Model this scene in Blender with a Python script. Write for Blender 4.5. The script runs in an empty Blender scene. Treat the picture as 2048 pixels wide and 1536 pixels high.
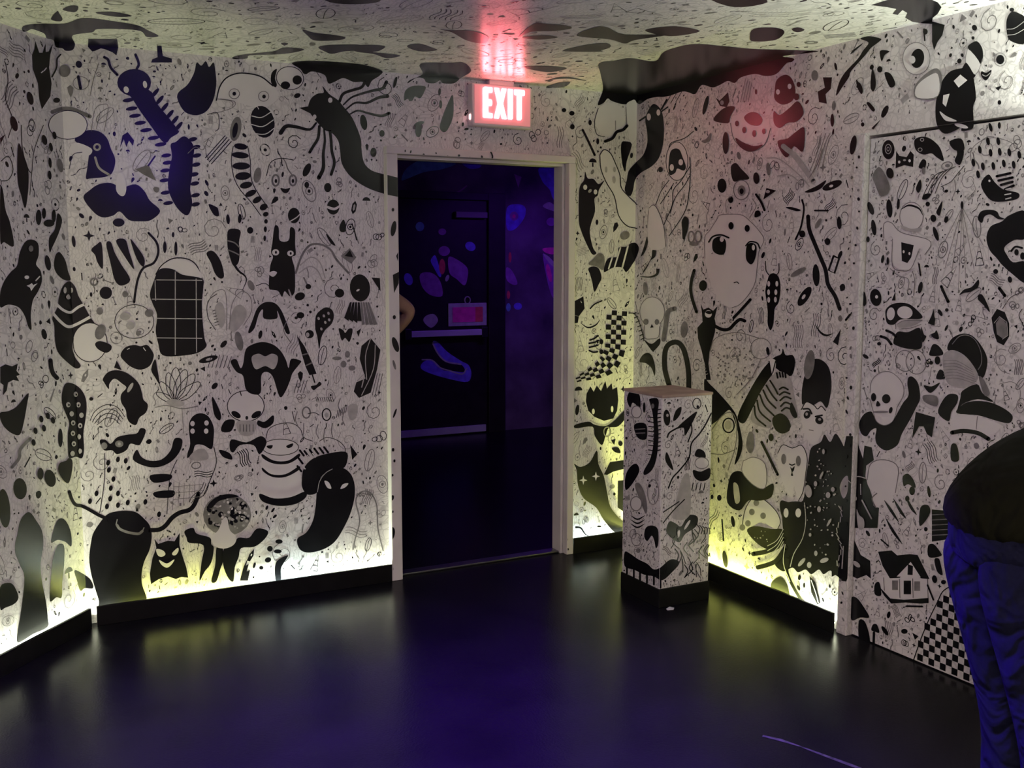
import bpy, bmesh, math, random
from mathutils import Vector, Matrix
from mathutils.geometry import tessellate_polygon

# ------------------------------------------------------------------ camera
IMW, IMH, FPX = 2048.0, 1536.0, 2050.0
EYE = 1.53
PITCH = math.atan(238.0 / FPX)
YAW = math.radians(27.6)
scene = bpy.context.scene
col = scene.collection
cam_data = bpy.data.cameras.new('camera')
cam = bpy.data.objects.new('camera', cam_data)
col.objects.link(cam)
cam.location = (0, 0, EYE)
cam.rotation_euler = (math.pi / 2 - PITCH, 0, -YAW)
cam_data.sensor_width = 36.0
cam_data.lens = FPX / IMW * 36.0
cam_data.clip_start = 0.02
scene.camera = cam

# ------------------------------------------------------------------ world, exposure
world = bpy.data.worlds.new('world')
scene.world = world
world.use_nodes = True
world.node_tree.nodes['Background'].inputs[0].default_value = (0.002, 0.002, 0.003, 1)
vs = scene.view_settings
vs.view_transform = 'Standard'
vs.look = 'None'
vs.exposure = 0.0
vs.gamma = 1.0
vs.use_curve_mapping = False

# ------------------------------------------------------------------ room dimensions (metres)
H = 2.42
YB = 4.61            # back wall
XR = 3.155           # right wall
CL = (0.355, 4.61)   # left / back corner
LD = Vector((-0.651, -0.759, 0)).normalized()    # run of the left wall, away from the corner
LLEN = 4.3
DX0, DX1, DZ = 1.785, 2.715, 2.045                # doorway in the back wall
RY0, RY1, RZ = 2.12, 3.0, 2.035                  # painted door in the right wall
YFAR = 8.40

def area_light(name, loc, rot, sx, sy, color, energy, spread=math.pi):
    l = bpy.data.lights.new(name, 'AREA')
    l.shape = 'RECTANGLE'; l.size = sx; l.size_y = sy
    l.color = color; l.energy = energy; l.spread = spread
    o = bpy.data.objects.new(name, l); col.objects.link(o)
    o.location = loc; o.rotation_euler = rot
    return o

def aim(o, target):
    d = Vector(target) - o.location
    o.rotation_euler = d.to_track_quat('-Z', 'Y').to_euler()

def spot_light(name, loc, target, color, energy, angle, blend=0.5, size=0.03):
    l = bpy.data.lights.new(name, 'SPOT')
    l.color = color; l.energy = energy; l.spot_size = math.radians(angle); l.spot_blend = blend
    l.shadow_soft_size = size
    o = bpy.data.objects.new(name, l); col.objects.link(o)
    o.location = loc; aim(o, target)
    return o

# added warm fill for the walls, unseen behind the photographer
area_light('room_fill_light', (-0.9, -0.6, H - 0.10), (0, 0, 0), 0.9, 0.5, (1.0, 0.80, 0.74), 150)
# blue spotlight on the ceiling above the middle of the floor
spot_light('blue_lamp_light', (0.98, 2.45, H - 0.24), (1.0, 2.6, 0), (0.15, 0.004, 1.0), 1150, 86, 1.0, 0.04)
# second blue spotlight, unseen, added to light the person's jeans
spot_light('blue_fill_light', (0.55, 3.0, H - 0.15), (1.84, 1.48, 0.70), (0.13, 0.02, 1.0), 1100, 15, 0.7, 0.03)
# added uplight beyond the right edge of the view, brightening the ceiling
sc_l = spot_light('fill_uplight_light', (XR - 0.065, 1.85, 1.968), (XR - 0.22, 2.2, H), (0.93, 1.0, 0.88), 95, 150, 0.8, 0.015)
pl = bpy.data.lights.new('blue_lamp_glow', 'POINT'); pl.color = (0.13, 0.03, 1.0); pl.energy = 8; pl.shadow_soft_size = 0.04
plo = bpy.data.objects.new('blue_lamp_glow', pl); col.objects.link(plo); plo.location = (0.98, 2.45, H - 0.26)
# black light in the room beyond
area_light('black_light', (4.6, 7.2, H - 0.08), (0, math.radians(-12), 0), 0.9, 0.15, (0.22, 0.03, 1.0), 15)

# ------------------------------------------------------------------ projection helpers
SP, CP, SY, CY = math.sin(PITCH), math.cos(PITCH), math.sin(YAW), math.cos(YAW)
def ray(x, y):
    a = (x - IMW / 2) / FPX; b = -(y - IMH / 2) / FPX
    fw = CP + b * SP; up = -SP + b * CP
    return Vector((fw * SY + a * CY, fw * CY - a * SY, up))
def to_px(v):
    dx, dy, dz = v[0], v[1], v[2] - EYE
    r = dx * CY - dy * SY; f = dx * SY + dy * CY
    z = f * CP - dz * SP; u = f * SP + dz * CP
    return (IMW / 2 + FPX * r / z, IMH / 2 - FPX * u / z)
def hit(x, y, n, c):
    d = ray(x, y); o = Vector((0, 0, EYE))
    return o + d * ((c - n.dot(o)) / n.dot(d))

# ------------------------------------------------------------------ materials
def new_mat(name):
    m = bpy.data.materials.new(name); m.use_nodes = True
    nt = m.node_tree
    return m, nt, nt.nodes['Principled BSDF']
def simple(name, rgb, rough=0.6, spec=0.5, metal=0.0, var=0.0, scale=6.0, emit=None, estr=0.0):
    m, nt, b = new_mat(name)
    b.inputs['Base Color'].default_value = (*rgb, 1)
    b.inputs['Roughness'].default_value = rough
    b.inputs['Specular IOR Level'].default_value = spec
    b.inputs['Metallic'].default_value = metal
    if emit:
        b.inputs['Emission Color'].default_value = (*emit, 1)
        b.inputs['Emission Strength'].default_value = estr
    if var > 0:
        tc = nt.nodes.new('ShaderNodeTexCoord'); nz = nt.nodes.new('ShaderNodeTexNoise')
        nz.inputs['Scale'].default_value = scale; nz.inputs['Detail'].default_value = 6
        nt.links.new(tc.outputs['Object'], nz.inputs['Vector'])
        r = nt.nodes.new('ShaderNodeValToRGB')
        r.color_ramp.elements[0].position = 0.3; r.color_ramp.elements[1].position = 0.7
        r.color_ramp.elements[0].color = (*[c * (1 - var) for c in rgb], 1)
        r.color_ramp.elements[1].color = (*[min(1, c * (1 + var)) for c in rgb], 1)
        nt.links.new(nz.outputs['Fac'], r.inputs['Fac'])
        nt.links.new(r.outputs['Color'], b.inputs['Base Color'])
    return m

def mural_wall(name, base, line, k=1.0, gloss=0.30):
    """off-white painted wall covered in fine marker linework"""
    m, nt, b = new_mat(name)
    N, Lk = nt.nodes.new, nt.links.new
    tc = N('ShaderNodeTexCoord')
    nz = N('ShaderNodeTexNoise'); nz.inputs['Scale'].default_value = 5.0; nz.inputs['Detail'].default_value = 3
    Lk(tc.outputs['Object'], nz.inputs['Vector'])
    mix = N('ShaderNodeMix'); mix.data_type = 'VECTOR'; mix.inputs[0].default_value = 0.13
    Lk(tc.outputs['Object'], mix.inputs[4]); Lk(nz.outputs['Color'], mix.inputs[5])
    def lines(scale, lo, hi):
        v = N('ShaderNodeTexVoronoi'); v.feature = 'DISTANCE_TO_EDGE'; v.inputs['Scale'].default_value = scale
        Lk(mix.outputs[1], v.inputs['Vector'])
        r = N('ShaderNodeMapRange'); r.inputs[1].default_value = lo; r.inputs[2].default_value = hi
        Lk(v.outputs['Distance'], r.inputs[0])
        return r.outputs[0]
    a = lines(13 * k, 0.016, 0.05); c = lines(34 * k, 0.02, 0.09)
    w = N('ShaderNodeTexWave'); w.inputs['Scale'].default_value = 24 * k; w.inputs['Distortion'].default_value = 9
    w.inputs['Detail'].default_value = 2; w.inputs['Detail Scale'].default_value = 1.6
    Lk(tc.outputs['Object'], w.inputs['Vector'])
    wr = N('ShaderNodeMapRange'); wr.inputs[1].default_value = 0.04; wr.inputs[2].default_value = 0.2
    Lk(w.outputs['Fac'], wr.inputs[0])
    n2 = N('ShaderNodeTexNoise'); n2.inputs['Scale'].default_value = 4.5; n2.inputs['Detail'].default_value = 2
    Lk(tc.outputs['Object'], n2.inputs['Vector'])
    msk = N('ShaderNodeMapRange'); msk.inputs[1].default_value = 0.46; msk.inputs[2].default_value = 0.58
    Lk(n2.outputs['Fac'], msk.inputs[0])
    def mth(op, p, q):
        x = N('ShaderNodeMath'); x.operation = op
        for i, s in enumerate((p, q)):
            if isinstance(s, (int, float)): x.inputs[i].default_value = s
            else: Lk(s, x.inputs[i])
        return x.outputs[0]
    inv = lambda s: mth('SUBTRACT', 1.0, s)
    ink = mth('MULTIPLY', inv(a), 0.20)
    ink2 = mth('MULTIPLY', mth('MULTIPLY', inv(c), msk.outputs[0]), 0.30)
    ink3 = mth('MULTIPLY', mth('MULTIPLY', inv(wr.outputs[0]), inv(msk.outputs[0])), 0.34)
    tot = mth('MAXIMUM', ink, mth('MAXIMUM', ink2, ink3))
    mc = N('ShaderNodeMix'); mc.data_type = 'RGBA'
    mc.inputs[6].default_value = (*base, 1); mc.inputs[7].default_value = (*line, 1)
    Lk(tot, mc.inputs[0]); Lk(mc.outputs[2], b.inputs['Base Color'])
    b.inputs['Roughness'].default_value = gloss
    b.inputs['Specular IOR Level'].default_value = 0.5
    return m

WHITE = (0.74, 0.715, 0.69)
M = {}
M['mural'] = mural_wall('mural_paint', WHITE, (0.10, 0.095, 0.09))
M['mural_ceiling'] = mural_wall('mural_ceiling_paint', (0.70, 0.69, 0.66), (0.10, 0.10, 0.10), 0.8, 0.24)
M['trim'] = simple('painted_trim', (0.68, 0.65, 0.62), 0.55, 0.3, var=0.05, scale=9)
M['K'] = simple('black_mural_ink', (0.006, 0.006, 0.007), 0.25, 0.33, var=0.25, scale=14)
M['W'] = simple('white_mural_paint', (0.74, 0.715, 0.69), 0.30, 0.5, var=0.03, scale=10)
M['G'] = simple('grey_mural_wash', (0.19, 0.18, 0.175), 0.6, 0.3, var=0.3, scale=30)
M['g'] = simple('pale_grey_mural_wash', (0.42, 0.40, 0.385), 0.6, 0.3, var=0.15, scale=30)
M['black_board'] = simple('black_board', (0.006, 0.006, 0.006), 0.5, 0.15, var=0.3, scale=12)
M['sign_white'] = simple('sign_housing', (0.75, 0.72, 0.70), 0.45, 0.4)
M['dark_metal'] = simple('dark_door_paint', (0.018, 0.014, 0.016), 0.45, 0.4, var=0.3, scale=10)
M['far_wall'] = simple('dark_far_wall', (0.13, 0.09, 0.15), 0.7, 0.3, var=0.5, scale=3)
M['steel'] = simple('brushed_steel', (0.55, 0.55, 0.57), 0.35, 0.5, metal=0.9, var=0.08, scale=20)
M['black_metal'] = simple('black_metal', (0.02, 0.02, 0.02), 0.4, 0.5)

def floor_mat():
    m, nt, b = new_mat('black_sealed_floor')
    N, Lk = nt.nodes.new, nt.links.new
    tc = N('ShaderNodeTexCoord')
    nz = N('ShaderNodeTexNoise'); nz.inputs['Scale'].default_value = 3.0; nz.inputs['Detail'].default_value = 8
    Lk(tc.outputs['Object'], nz.inputs['Vector'])
    r = N('ShaderNodeValToRGB')
    r.color_ramp.elements[0].position = 0.35; r.color_ramp.elements[0].color = (0.006, 0.006, 0.007, 1)
    r.color_ramp.elements[1].position = 0.75; r.color_ramp.elements[1].color = (0.011, 0.011, 0.012, 1)
    Lk(nz.outputs['Fac'], r.inputs['Fac']); Lk(r.outputs['Color'], b.inputs['Base Color'])
    n2 = N('ShaderNodeTexNoise'); n2.inputs['Scale'].default_value = 9; n2.inputs['Detail'].default_value = 5
    Lk(tc.outputs['Object'], n2.inputs['Vector'])
    mr = N('ShaderNodeMapRange'); mr.inputs[3].default_value = 0.22; mr.inputs[4].default_value = 0.29
    Lk(n2.outputs['Fac'], mr.inputs[0]); Lk(mr.outputs[0], b.inputs['Roughness'])
    n3 = N('ShaderNodeTexNoise'); n3.inputs['Scale'].default_value = 130
    Lk(tc.outputs['Object'], n3.inputs['Vector'])
    bp = N('ShaderNodeBump'); bp.inputs['Strength'].default_value = 0.12; bp.inputs['Distance'].default_value = 0.004
    Lk(n3.outputs['Fac'], bp.inputs['Height']); Lk(bp.outputs['Normal'], b.inputs['Normal'])
    b.inputs['IOR'].default_value = 1.18
    return m
M['floor'] = floor_mat()

# ------------------------------------------------------------------ mesh helpers
def mesh_obj(name, verts, faces, mats, parent=None, fmat=None, smooth=False):
    me = bpy.data.meshes.new(name)
    me.from_pydata([tuple(v) for v in verts], [], faces)
    for m in (mats if isinstance(mats, (list, tuple)) else [mats]): me.materials.append(m)
    if fmat: me.polygons.foreach_set('material_index', fmat)
    if smooth: me.polygons.foreach_set('use_smooth', [True] * len(me.polygons))
    me.update()
    o = bpy.data.objects.new(name, me); col.objects.link(o)
    if parent: o.parent = parent
    return o
BF = [(0, 3, 2, 1), (4, 5, 6, 7), (0, 1, 5, 4), (1, 2, 6, 5), (2, 3, 7, 6), (3, 0, 4, 7)]
class MB:
    def __init__(s): s.v = []; s.f = []
    def box(s, x0, x1, y0, y1, z0, z1):
        n = len(s.v)
        s.v += [(x0, y0, z0), (x1, y0, z0), (x1, y1, z0), (x0, y1, z0), (x0, y0, z1), (x1, y0, z1), (x1, y1, z1), (x0, y1, z1)]
        s.f += [tuple(i + n for i in f) for f in BF]; return s
    def prism(s, pts, z0, z1):
        n = len(s.v); k = len(pts)
        s.v += [(x, y, z0) for x, y in pts] + [(x, y, z1) for x, y in pts]
        s.f += [tuple(n + i for i in reversed(range(k))), tuple(n + k + i for i in range(k))]
        s.f += [(n + i, n + (i + 1) % k, n + k + (i + 1) % k, n + k + i) for i in range(k)]; return s
    def tube(s, path, r, seg=10):
        rings = []
        for i, p in enumerate(path):
            p = Vector(p)
            t = (Vector(path[min(i + 1, len(path) - 1)]) - Vector(path[max(i - 1, 0)])).normalized()
            a = t.orthogonal().normalized() if i == 0 else (a0 - t * a0.dot(t)).normalized()
            a0 = a; b_ = t.cross(a)
            rr = r[i] if isinstance(r, (list, tuple)) else r
            base = len(s.v)
            s.v += [tuple(p + (a * math.cos(2 * math.pi * k / seg) + b_ * math.sin(2 * math.pi * k / seg)) * rr) for k in range(seg)]
            rings.append(base)
        for i in range(len(rings) - 1):
            for k in range(seg):
                k2 = (k + 1) % seg
                s.f.append((rings[i] + k, rings[i] + k2, rings[i + 1] + k2, rings[i + 1] + k))
        s.f.append(tuple(rings[0] + k for k in reversed(range(seg)))); s.f.append(tuple(rings[-1] + k for k in range(seg)))
        return s
    def build(s, name, mat, parent=None, bevel=0.0, smooth=False):
        o = mesh_obj(name, s.v, s.f, mat, parent, smooth=smooth)
        if bevel:
            md = o.modifiers.new('bevel', 'BEVEL'); md.width = bevel; md.segments = 2; md.limit_method = 'ANGLE'
        return o
def struct(o): o['kind'] = 'structure'; return o
def tag(o, label, cat, group=None):
    o['label'] = label; o['category'] = cat
    if group: o['group'] = group
    return o
def empty(name, loc):
    o = bpy.data.objects.new(name, None); col.objects.link(o); o.location = loc; o.empty_display_size = 0.1
    return o

# ------------------------------------------------------------------ room shell
LE = Vector((CL[0], CL[1], 0)) + LD * LLEN            # far end of the left wall
LN = Vector((LD.y, -LD.x, 0))                         # outward normal of the left wall
if LN.dot(Vector((-1, 1, 0))) < 0: LN = -LN
XL = LE.x; YR = -2.2
WT = 0.085
floor = struct(MB().box(XL - 0.3, 6.2, YR - 0.3, YFAR + 0.3, -0.1, 0).build('floor', M['floor']))
ceiling = struct(MB().box(XL - 0.3, XR + WT, YR - 0.3, YB + WT, H, H + 0.1).build('ceiling', M['mural_ceiling']))
wall_back = struct(MB().box(CL[0] - 0.02, DX0, YB, YB + WT, 0, H).box(DX1, XR, YB, YB + WT, 0, H)
                   .box(DX0, DX1, YB, YB + WT, DZ, H).build('wall_back', M['mural']))
wall_right = struct(MB().box(XR, XR + WT, RY1, YB + WT, 0, H).box(XR, XR + WT, YR, RY0, 0, H)
                    .box(XR, XR + WT, RY0, RY1, RZ, H).build('wall_right', M['mural']))
c0 = Vector((CL[0], CL[1], 0))
q = [c0, LE, LE + LN * WT, c0 + LN * WT]
wall_left = struct(MB().prism([(v.x, v.y) for v in q], 0, H).build('wall_left', M['mural']))
wall_side = struct(MB().box(XL - WT, XL, YR, LE.y, 0, H).build('wall_side', M['mural']))
wall_rear = struct(MB().box(XL - WT, XR + WT, YR - WT, YR, 0, H).build('wall_rear', M['mural']))
# the dark room beyond the doorway
FX0, FX1 = 1.0, 5.3
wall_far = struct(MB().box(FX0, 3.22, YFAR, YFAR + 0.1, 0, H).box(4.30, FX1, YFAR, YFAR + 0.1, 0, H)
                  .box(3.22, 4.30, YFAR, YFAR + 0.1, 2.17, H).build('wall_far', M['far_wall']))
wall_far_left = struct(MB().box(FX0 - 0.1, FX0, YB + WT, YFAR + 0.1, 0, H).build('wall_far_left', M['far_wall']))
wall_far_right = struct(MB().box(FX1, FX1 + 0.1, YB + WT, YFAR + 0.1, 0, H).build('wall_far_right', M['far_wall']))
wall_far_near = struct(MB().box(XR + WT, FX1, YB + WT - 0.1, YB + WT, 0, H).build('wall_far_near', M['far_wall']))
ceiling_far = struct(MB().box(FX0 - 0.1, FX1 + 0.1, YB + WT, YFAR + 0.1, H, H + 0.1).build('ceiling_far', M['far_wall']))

# doorway trim: two posts and a lintel board proud of the wall
TP = YB - 0.045
trim_1 = struct(MB().box(DX0 - 0.055, DX0, TP, YB, 0, DZ).build('trim_1', M['trim'], bevel=0.004))
trim_2 = struct(MB().box(DX1, DX1 + 0.04, TP, YB, 0, DZ).build('trim_2', M['trim'], bevel=0.004))
trim_3 = struct(MB().box(DX0 - 0.055, DX1 + 0.04, TP, YB, DZ, DZ + 0.035).build('trim_3', M['trim'], bevel=0.004))
# jambs lining the opening
trim_4 = struct(MB().box(DX0 - 0.002, DX0 + 0.014, YB, YB + WT, 0, DZ - 0.014).build('trim_4', M['trim']))
trim_5 = struct(MB().box(DX1 - 0.014, DX1 + 0.002, YB, YB + WT, 0, DZ - 0.014).build('trim_5', M['trim']))
trim_6 = struct(MB().box(DX0 - 0.002, DX1 + 0.002, YB, YB + WT, DZ - 0.014, DZ + 0.002).build('trim_6', M['trim']))
# floor threshold bar of the doorway
trim_7 = struct(MB().box(DX0 + 0.016, DX1 - 0.016, YB + 0.01, YB + 0.075, 0, 0.012).build('trim_7', simple('threshold_metal', (0.20, 0.20, 0.22), 0.28, 0.5, metal=0.9, var=0.1), bevel=0.004))
# post of the painted door in the right wall
trim_8 = struct(MB().box(XR - 0.028, XR, RY1 - 0.005, RY1 + 0.05, 0, RZ + 0.01).build('trim_8', M['mural'], bevel=0.004))
door_1 = struct(MB().box(XR + 0.006, XR + 0.045, RY0 + 0.004, RY1 - 0.004, 0.006, RZ - 0.012).build('door_1', M['mural']))

# baseboards stand proud of the walls on hidden spacers; the light strips lie in the slot behind them
BH, BG, BT = 0.085, 0.034, 0.014
baseboard_back = struct(MB().box(CL[0] + 0.035, DX0 - 0.057, YB - BG - BT, YB - BG, 0, BH)
                        .build('baseboard_back', M['black_board'], bevel=0.002))
baseboard_corner = struct(MB().box(DX1 + 0.042, XR - BG - BT, YB - BG - BT, YB - BG, 0, BH)
                          .build('baseboard_corner', M['black_board'], bevel=0.002))
baseboard_right = struct(MB().box(XR - BG - BT, XR - BG, RY1 + 0.052, YB - BG, 0, BH)
                         .build('baseboard_right', M['black_board'], bevel=0.002))
p0 = c0 + LD * 0.035 - LN * BG; p1 = LE - LN * BG
baseboard_left = struct(MB().prism([(v.x, v.y) for v in (p0, p1, p1 - LN * BT, p0 - LN * BT)], 0, BH)
                        .build('baseboard_left', M['black_board'], bevel=0.002))

# ------------------------------------------------------------------ light strips (things) with their light
YEL, WHT, CYA = (0.92, 1.0, 0.20), (0.93, 1.0, 0.74), (0.78, 1.0, 0.95)
LEDP = 7.5
def led_strip(a, b, inward, segs, label, power=LEDP):
    """segs: list of (fraction0, fraction1, colour); the tape lies on the floor of the slot, facing up"""
    a, b = Vector(a), Vector(b); d = (b - a); L = d.length; u = d.normalized()
    root = empty('light_strip', (a + b) / 2)
    tag(root, label, 'light strip', 'light strips behind the baseboards')
    w = u.cross(Vector((0, 0, 1))) * 0.005
    for f0, f1, c in segs:
        s0, s1 = a + d * f0, a + d * f1
        m = simple('light_strip_glow', (0.8, 0.8, 0.8), 0.5, emit=c, estr=6.0)
        v = [s0 - w, s1 - w, s1 + w, s0 + w]
        o = MB().prism([(p.x, p.y) for p in v], 0.03, 0.034).build('tape', m)
        o.parent = root; o.matrix_parent_inverse = Matrix.Translation(-root.location)
        mid = (s0 + s1) / 2
        al = area_light('light_strip_light', (mid.x, mid.y, 0.04), (0, 0, 0), (s1 - s0).length, 0.008, c, power * (s1 - s0).length)
        ang = math.atan2(u.y, u.x)
        side = u.cross(Vector((0, 0, 1)))
        up = (Vector((0, 0, 1)) + Vector(inward) * -0.3).normalized()          # tilted towards the wall
        al.rotation_euler = Matrix((u, up.cross(u) * -1, -up)).transposed().to_euler()
    return root
yb = YB - BG * 0.55; xb = XR - BG * 0.55
led_strip((CL[0] + 0.04, yb, 0), (DX0 - 0.065, yb, 0), (0, -1, 0),
          [(0, .07, WHT), (.07, .46, YEL), (.46, .56, WHT), (.56, .76, CYA), (.76, 1, WHT)],
          'glowing yellow and white light strip behind the baseboard under the smiling black ghost')
led_strip((DX1 + 0.05, yb, 0), (XR - 0.04, yb, 0), (0, -1, 0), [(0, .4, CYA), (.4, 1, WHT)],
          'glowing pale light strip behind the short baseboard beside the pedestal')
led_strip((xb, RY1 + 0.07, 0), (xb, YB - 0.06, 0), (-1, 0, 0), [(0, .16, WHT), (.16, .75, YEL), (.75, 1, YEL)],
          'glowing lime yellow light strip behind the baseboard under the painted octopus', 13.0)
a0 = c0 + LD * 0.045 - LN * (BG * 0.55); a1 = LE - LN * (BG * 0.55)
led_strip(a0, a1, -LN, [(0, .3, WHT), (.3, 1, YEL)],
          'glowing white light strip behind the baseboard under the dark green tree and mushroom')

# ------------------------------------------------------------------ mural: flat paint on the walls
# figures are drawn in photo pixels, cut at the room's edges and laid on the surface they are painted on
V3 = Vector
def px_line(p, q_, keep):
    """half plane through the pixels of 3-D points p and q_, keeping the side of 3-D point keep"""
    a, b, k = to_px(p), to_px(q_), to_px(keep)
    n = (b[1] - a[1], a[0] - b[0]); c = n[0] * a[0] + n[1] * a[1]
    if n[0] * k[0] + n[1] * k[1] < c: n = (-n[0], -n[1]); c = -c
    return (n[0], n[1], c)
TLc, TRc = V3((CL[0], YB, H)), V3((XR, YB, H))
BLc, BRc = V3((CL[0], YB, 0)), V3((XR, YB, 0))
TLe = c0 + LD * 1.2 + V3((0, 0, H)); TRe = V3((XR, 2.0, H))
mid_back, mid_left, mid_right = V3((1.2, YB, 1.2)), c0 + LD * 0.8 + V3((0, 0, 1.2)), V3((XR, 3.8, 1.2))
mid_ceil = V3((2.0, 3.9, H))
dp0, dp1 = V3((XR, RY1, 0)), V3((XR, RY1, RZ)); dp2 = V3((XR, RY0, RZ))
SURF = {
 'back':  dict(n=V3((0, 1, 0)), c=YB, out=V3((0, -1, 0)), par=wall_back,
               clip=[px_line(TLc, BLc, mid_back), px_line(TRc, BRc, mid_back), px_line(TLc, TRc, mid_back)]),
 'left':  dict(n=LN.copy(), c=LN.dot(c0), out=-LN, par=wall_left,
               clip=[px_line(TLc, BLc, mid_left), px_line(TLc, TLe, mid_left)]),
 'right': dict(n=V3((1, 0, 0)), c=XR, out=V3((-1, 0, 0)), par=wall_right,
               clip=[px_line(TRc, BRc, mid_right), px_line(TRc, TRe, mid_right), px_line(dp0, dp1, mid_right)]),
 'over':  dict(n=V3((1, 0, 0)), c=XR, out=V3((-1, 0, 0)), par=wall_right,
               clip=[px_line(TRc, TRe, mid_right), px_line(dp0, dp1, V3((XR, 2.5, 1))), px_line(dp1, dp2, V3((XR, 2.5, 2.2)))]),
 'door':  dict(n=V3((1, 0, 0)), c=XR + 0.006, out=V3((-1, 0, 0)), par=door_1,
               clip=[px_line(dp0, dp1, V3((XR, 2.5, 1))), px_line(dp1, dp2, V3((XR, 2.5, 1)))]),
 'ceil':  dict(n=V3((0, 0, 1)), c=H, out=V3((0, 0, -1)), par=ceiling,
               clip=[px_line(TLc, TRc, mid_ceil), px_line(TRc, TRe, mid_ceil), px_line(TLc, TLe, mid_ceil)]),
}
_pc = [px_line((XR - .028, RY1 - .004, 0), (XR - .028, RY1 - .004, 2), (XR - .028, RY1 + .02, 1)), px_line((XR - .028, RY1 + .049, 0), (XR - .028, RY1 + .049, 2), (XR - .028, RY1 + .02, 1)), px_line((XR - .028, RY1, RZ + .009), (XR - .028, RY1 + .05, RZ + .009), (XR - .028, RY1, 1)), px_line((XR - .028, RY1, .01), (XR - .028, RY1 + .05, .01), (XR - .028, RY1, 1))]
SURF['post'] = dict(n=V3((1, 0, 0)), c=XR - .028, out=V3((-1, 0, 0)), par=trim_8, clip=_pc)
ROOM = ('post', 'back', 'left', 'right', 'over', 'door', 'ceil')
def clip_poly(poly, hp):
    out = []
    k = len(poly)
    for i in range(k):
        a, b = poly[i], poly[(i + 1) % k]
        da = hp[0] * a[0] + hp[1] * a[1] - hp[2]; db = hp[0] * b[0] + hp[1] * b[1] - hp[2]
        if da >= 0: out.append(a)
        if (da >= 0) != (db >= 0):
            t = da / (da - db)
            out.append((a[0] + (b[0] - a[0]) * t, a[1] + (b[1] - a[1]) * t))
    return out
def area2(p): return sum(p[i][0] * p[(i + 1) % len(p)][1] - p[(i + 1) % len(p)][0] * p[i][1] for i in range(len(p)))
def smooth_closed(p, k=4):
    n = len(p); out = []
    for i in range(n):
        p0, p1, p2, p3 = p[i - 1], p[i], p[(i + 1) % n], p[(i + 2) % n]
        for j in range(k):
            t = j / k; t2, t3 = t * t, t * t * t
            out.append(tuple(0.5 * (2 * p1[d] + (p2[d] - p0[d]) * t + (2 * p0[d] - 5 * p1[d] + 4 * p2[d] - p3[d]) * t2
                       + (3 * p1[d] - p0[d] - 3 * p2[d] + p3[d]) * t3) for d in (0, 1)))
    return out
def smooth_open(p, k=4):
    q_ = [(2 * p[0][0] - p[1][0], 2 * p[0][1] - p[1][1])] + list(p) + [(2 * p[-1][0] - p[-2][0], 2 * p[-1][1] - p[-2][1])]
    out = []
    for i in range(1, len(q_) - 2):
        p0, p1, p2, p3 = q_[i - 1:i + 3]
        for j in range(k):
            t = j / k; t2, t3 = t * t, t * t * t
            out.append(tuple(0.5 * (2 * p1[d] + (p2[d] - p0[d]) * t + (2 * p0[d] - 5 * p1[d] + 4 * p2[d] - p3[d]) * t2
                       + (3 * p1[d] - p0[d] - 3 * p2[d] + p3[d]) * t3) for d in (0, 1)))
    out.append(tuple(p[-1])); return out

CROP = {'A': (0, 0, 3.84), 'B': (400, 60, 3.84), 'C': (0, 380, 3.84), 'D': (400, 400, 3.84), 'E': (0, 700, 3.84),
        'F': (300, 760, 3.84), 'G': (0, 960, 3.84), 'H': (1120, 160, 4.8), 'I': (1120, 440, 4.519), 'J': (1120, 740, 3.2),
        'K': (1300, 100, 3.841), 'L': (1340, 400, 4.2675), 'M': (1400, 680, 2.647), 'N': (1680, 0, 5.12),
        'O': (1700, 240, 4.043), 'P': (1680, 580, 4.516), 'Q': (1660, 840, 2.742), 'R': (880, 0, 3.84),
        'S': (0, 0, 6.4), 'T': (400, 60, 6.4), 'U': (700, 90, 6.4), 'V': (1040, 100, 6.4), 'W': (1500, 40, 6.4),
        'X': (780, 300, 4.8), 'Y': (780, 560, 4.5175), 'px': (0, 0, 1.0)}
OCC = []            # painted areas, (surface names ignored) in pixels, for keeping the small marks clear
def P(c, *xy, s=True):
    pts = list(zip(xy[0::2], xy[1::2]))
    return ('P', c, pts, s)
def E(c, x, y, rx, ry, rot=0, k=20):
    r = math.radians(rot); cr, sr = math.cos(r), -math.sin(r)
    pts = [(x + rx * math.cos(2 * math.pi * i / k) * cr - ry * math.sin(2 * math.pi * i / k) * sr,
            y + rx * math.cos(2 * math.pi * i / k) * sr + ry * math.sin(2 * math.pi * i / k) * cr) for i in range(k)]
    return ('P', c, pts, False)
def L(c, w, *xy, taper=None, s=True):
    return ('L', c, list(zip(xy[0::2], xy[1::2])), w, taper, s)
def RING(c, w, x, y, rx, ry, rot=0):
    e = E(c, x, y, rx, ry, rot, 24)[2]
    return ('L', c, e + [e[0]], w, None, False)
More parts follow.
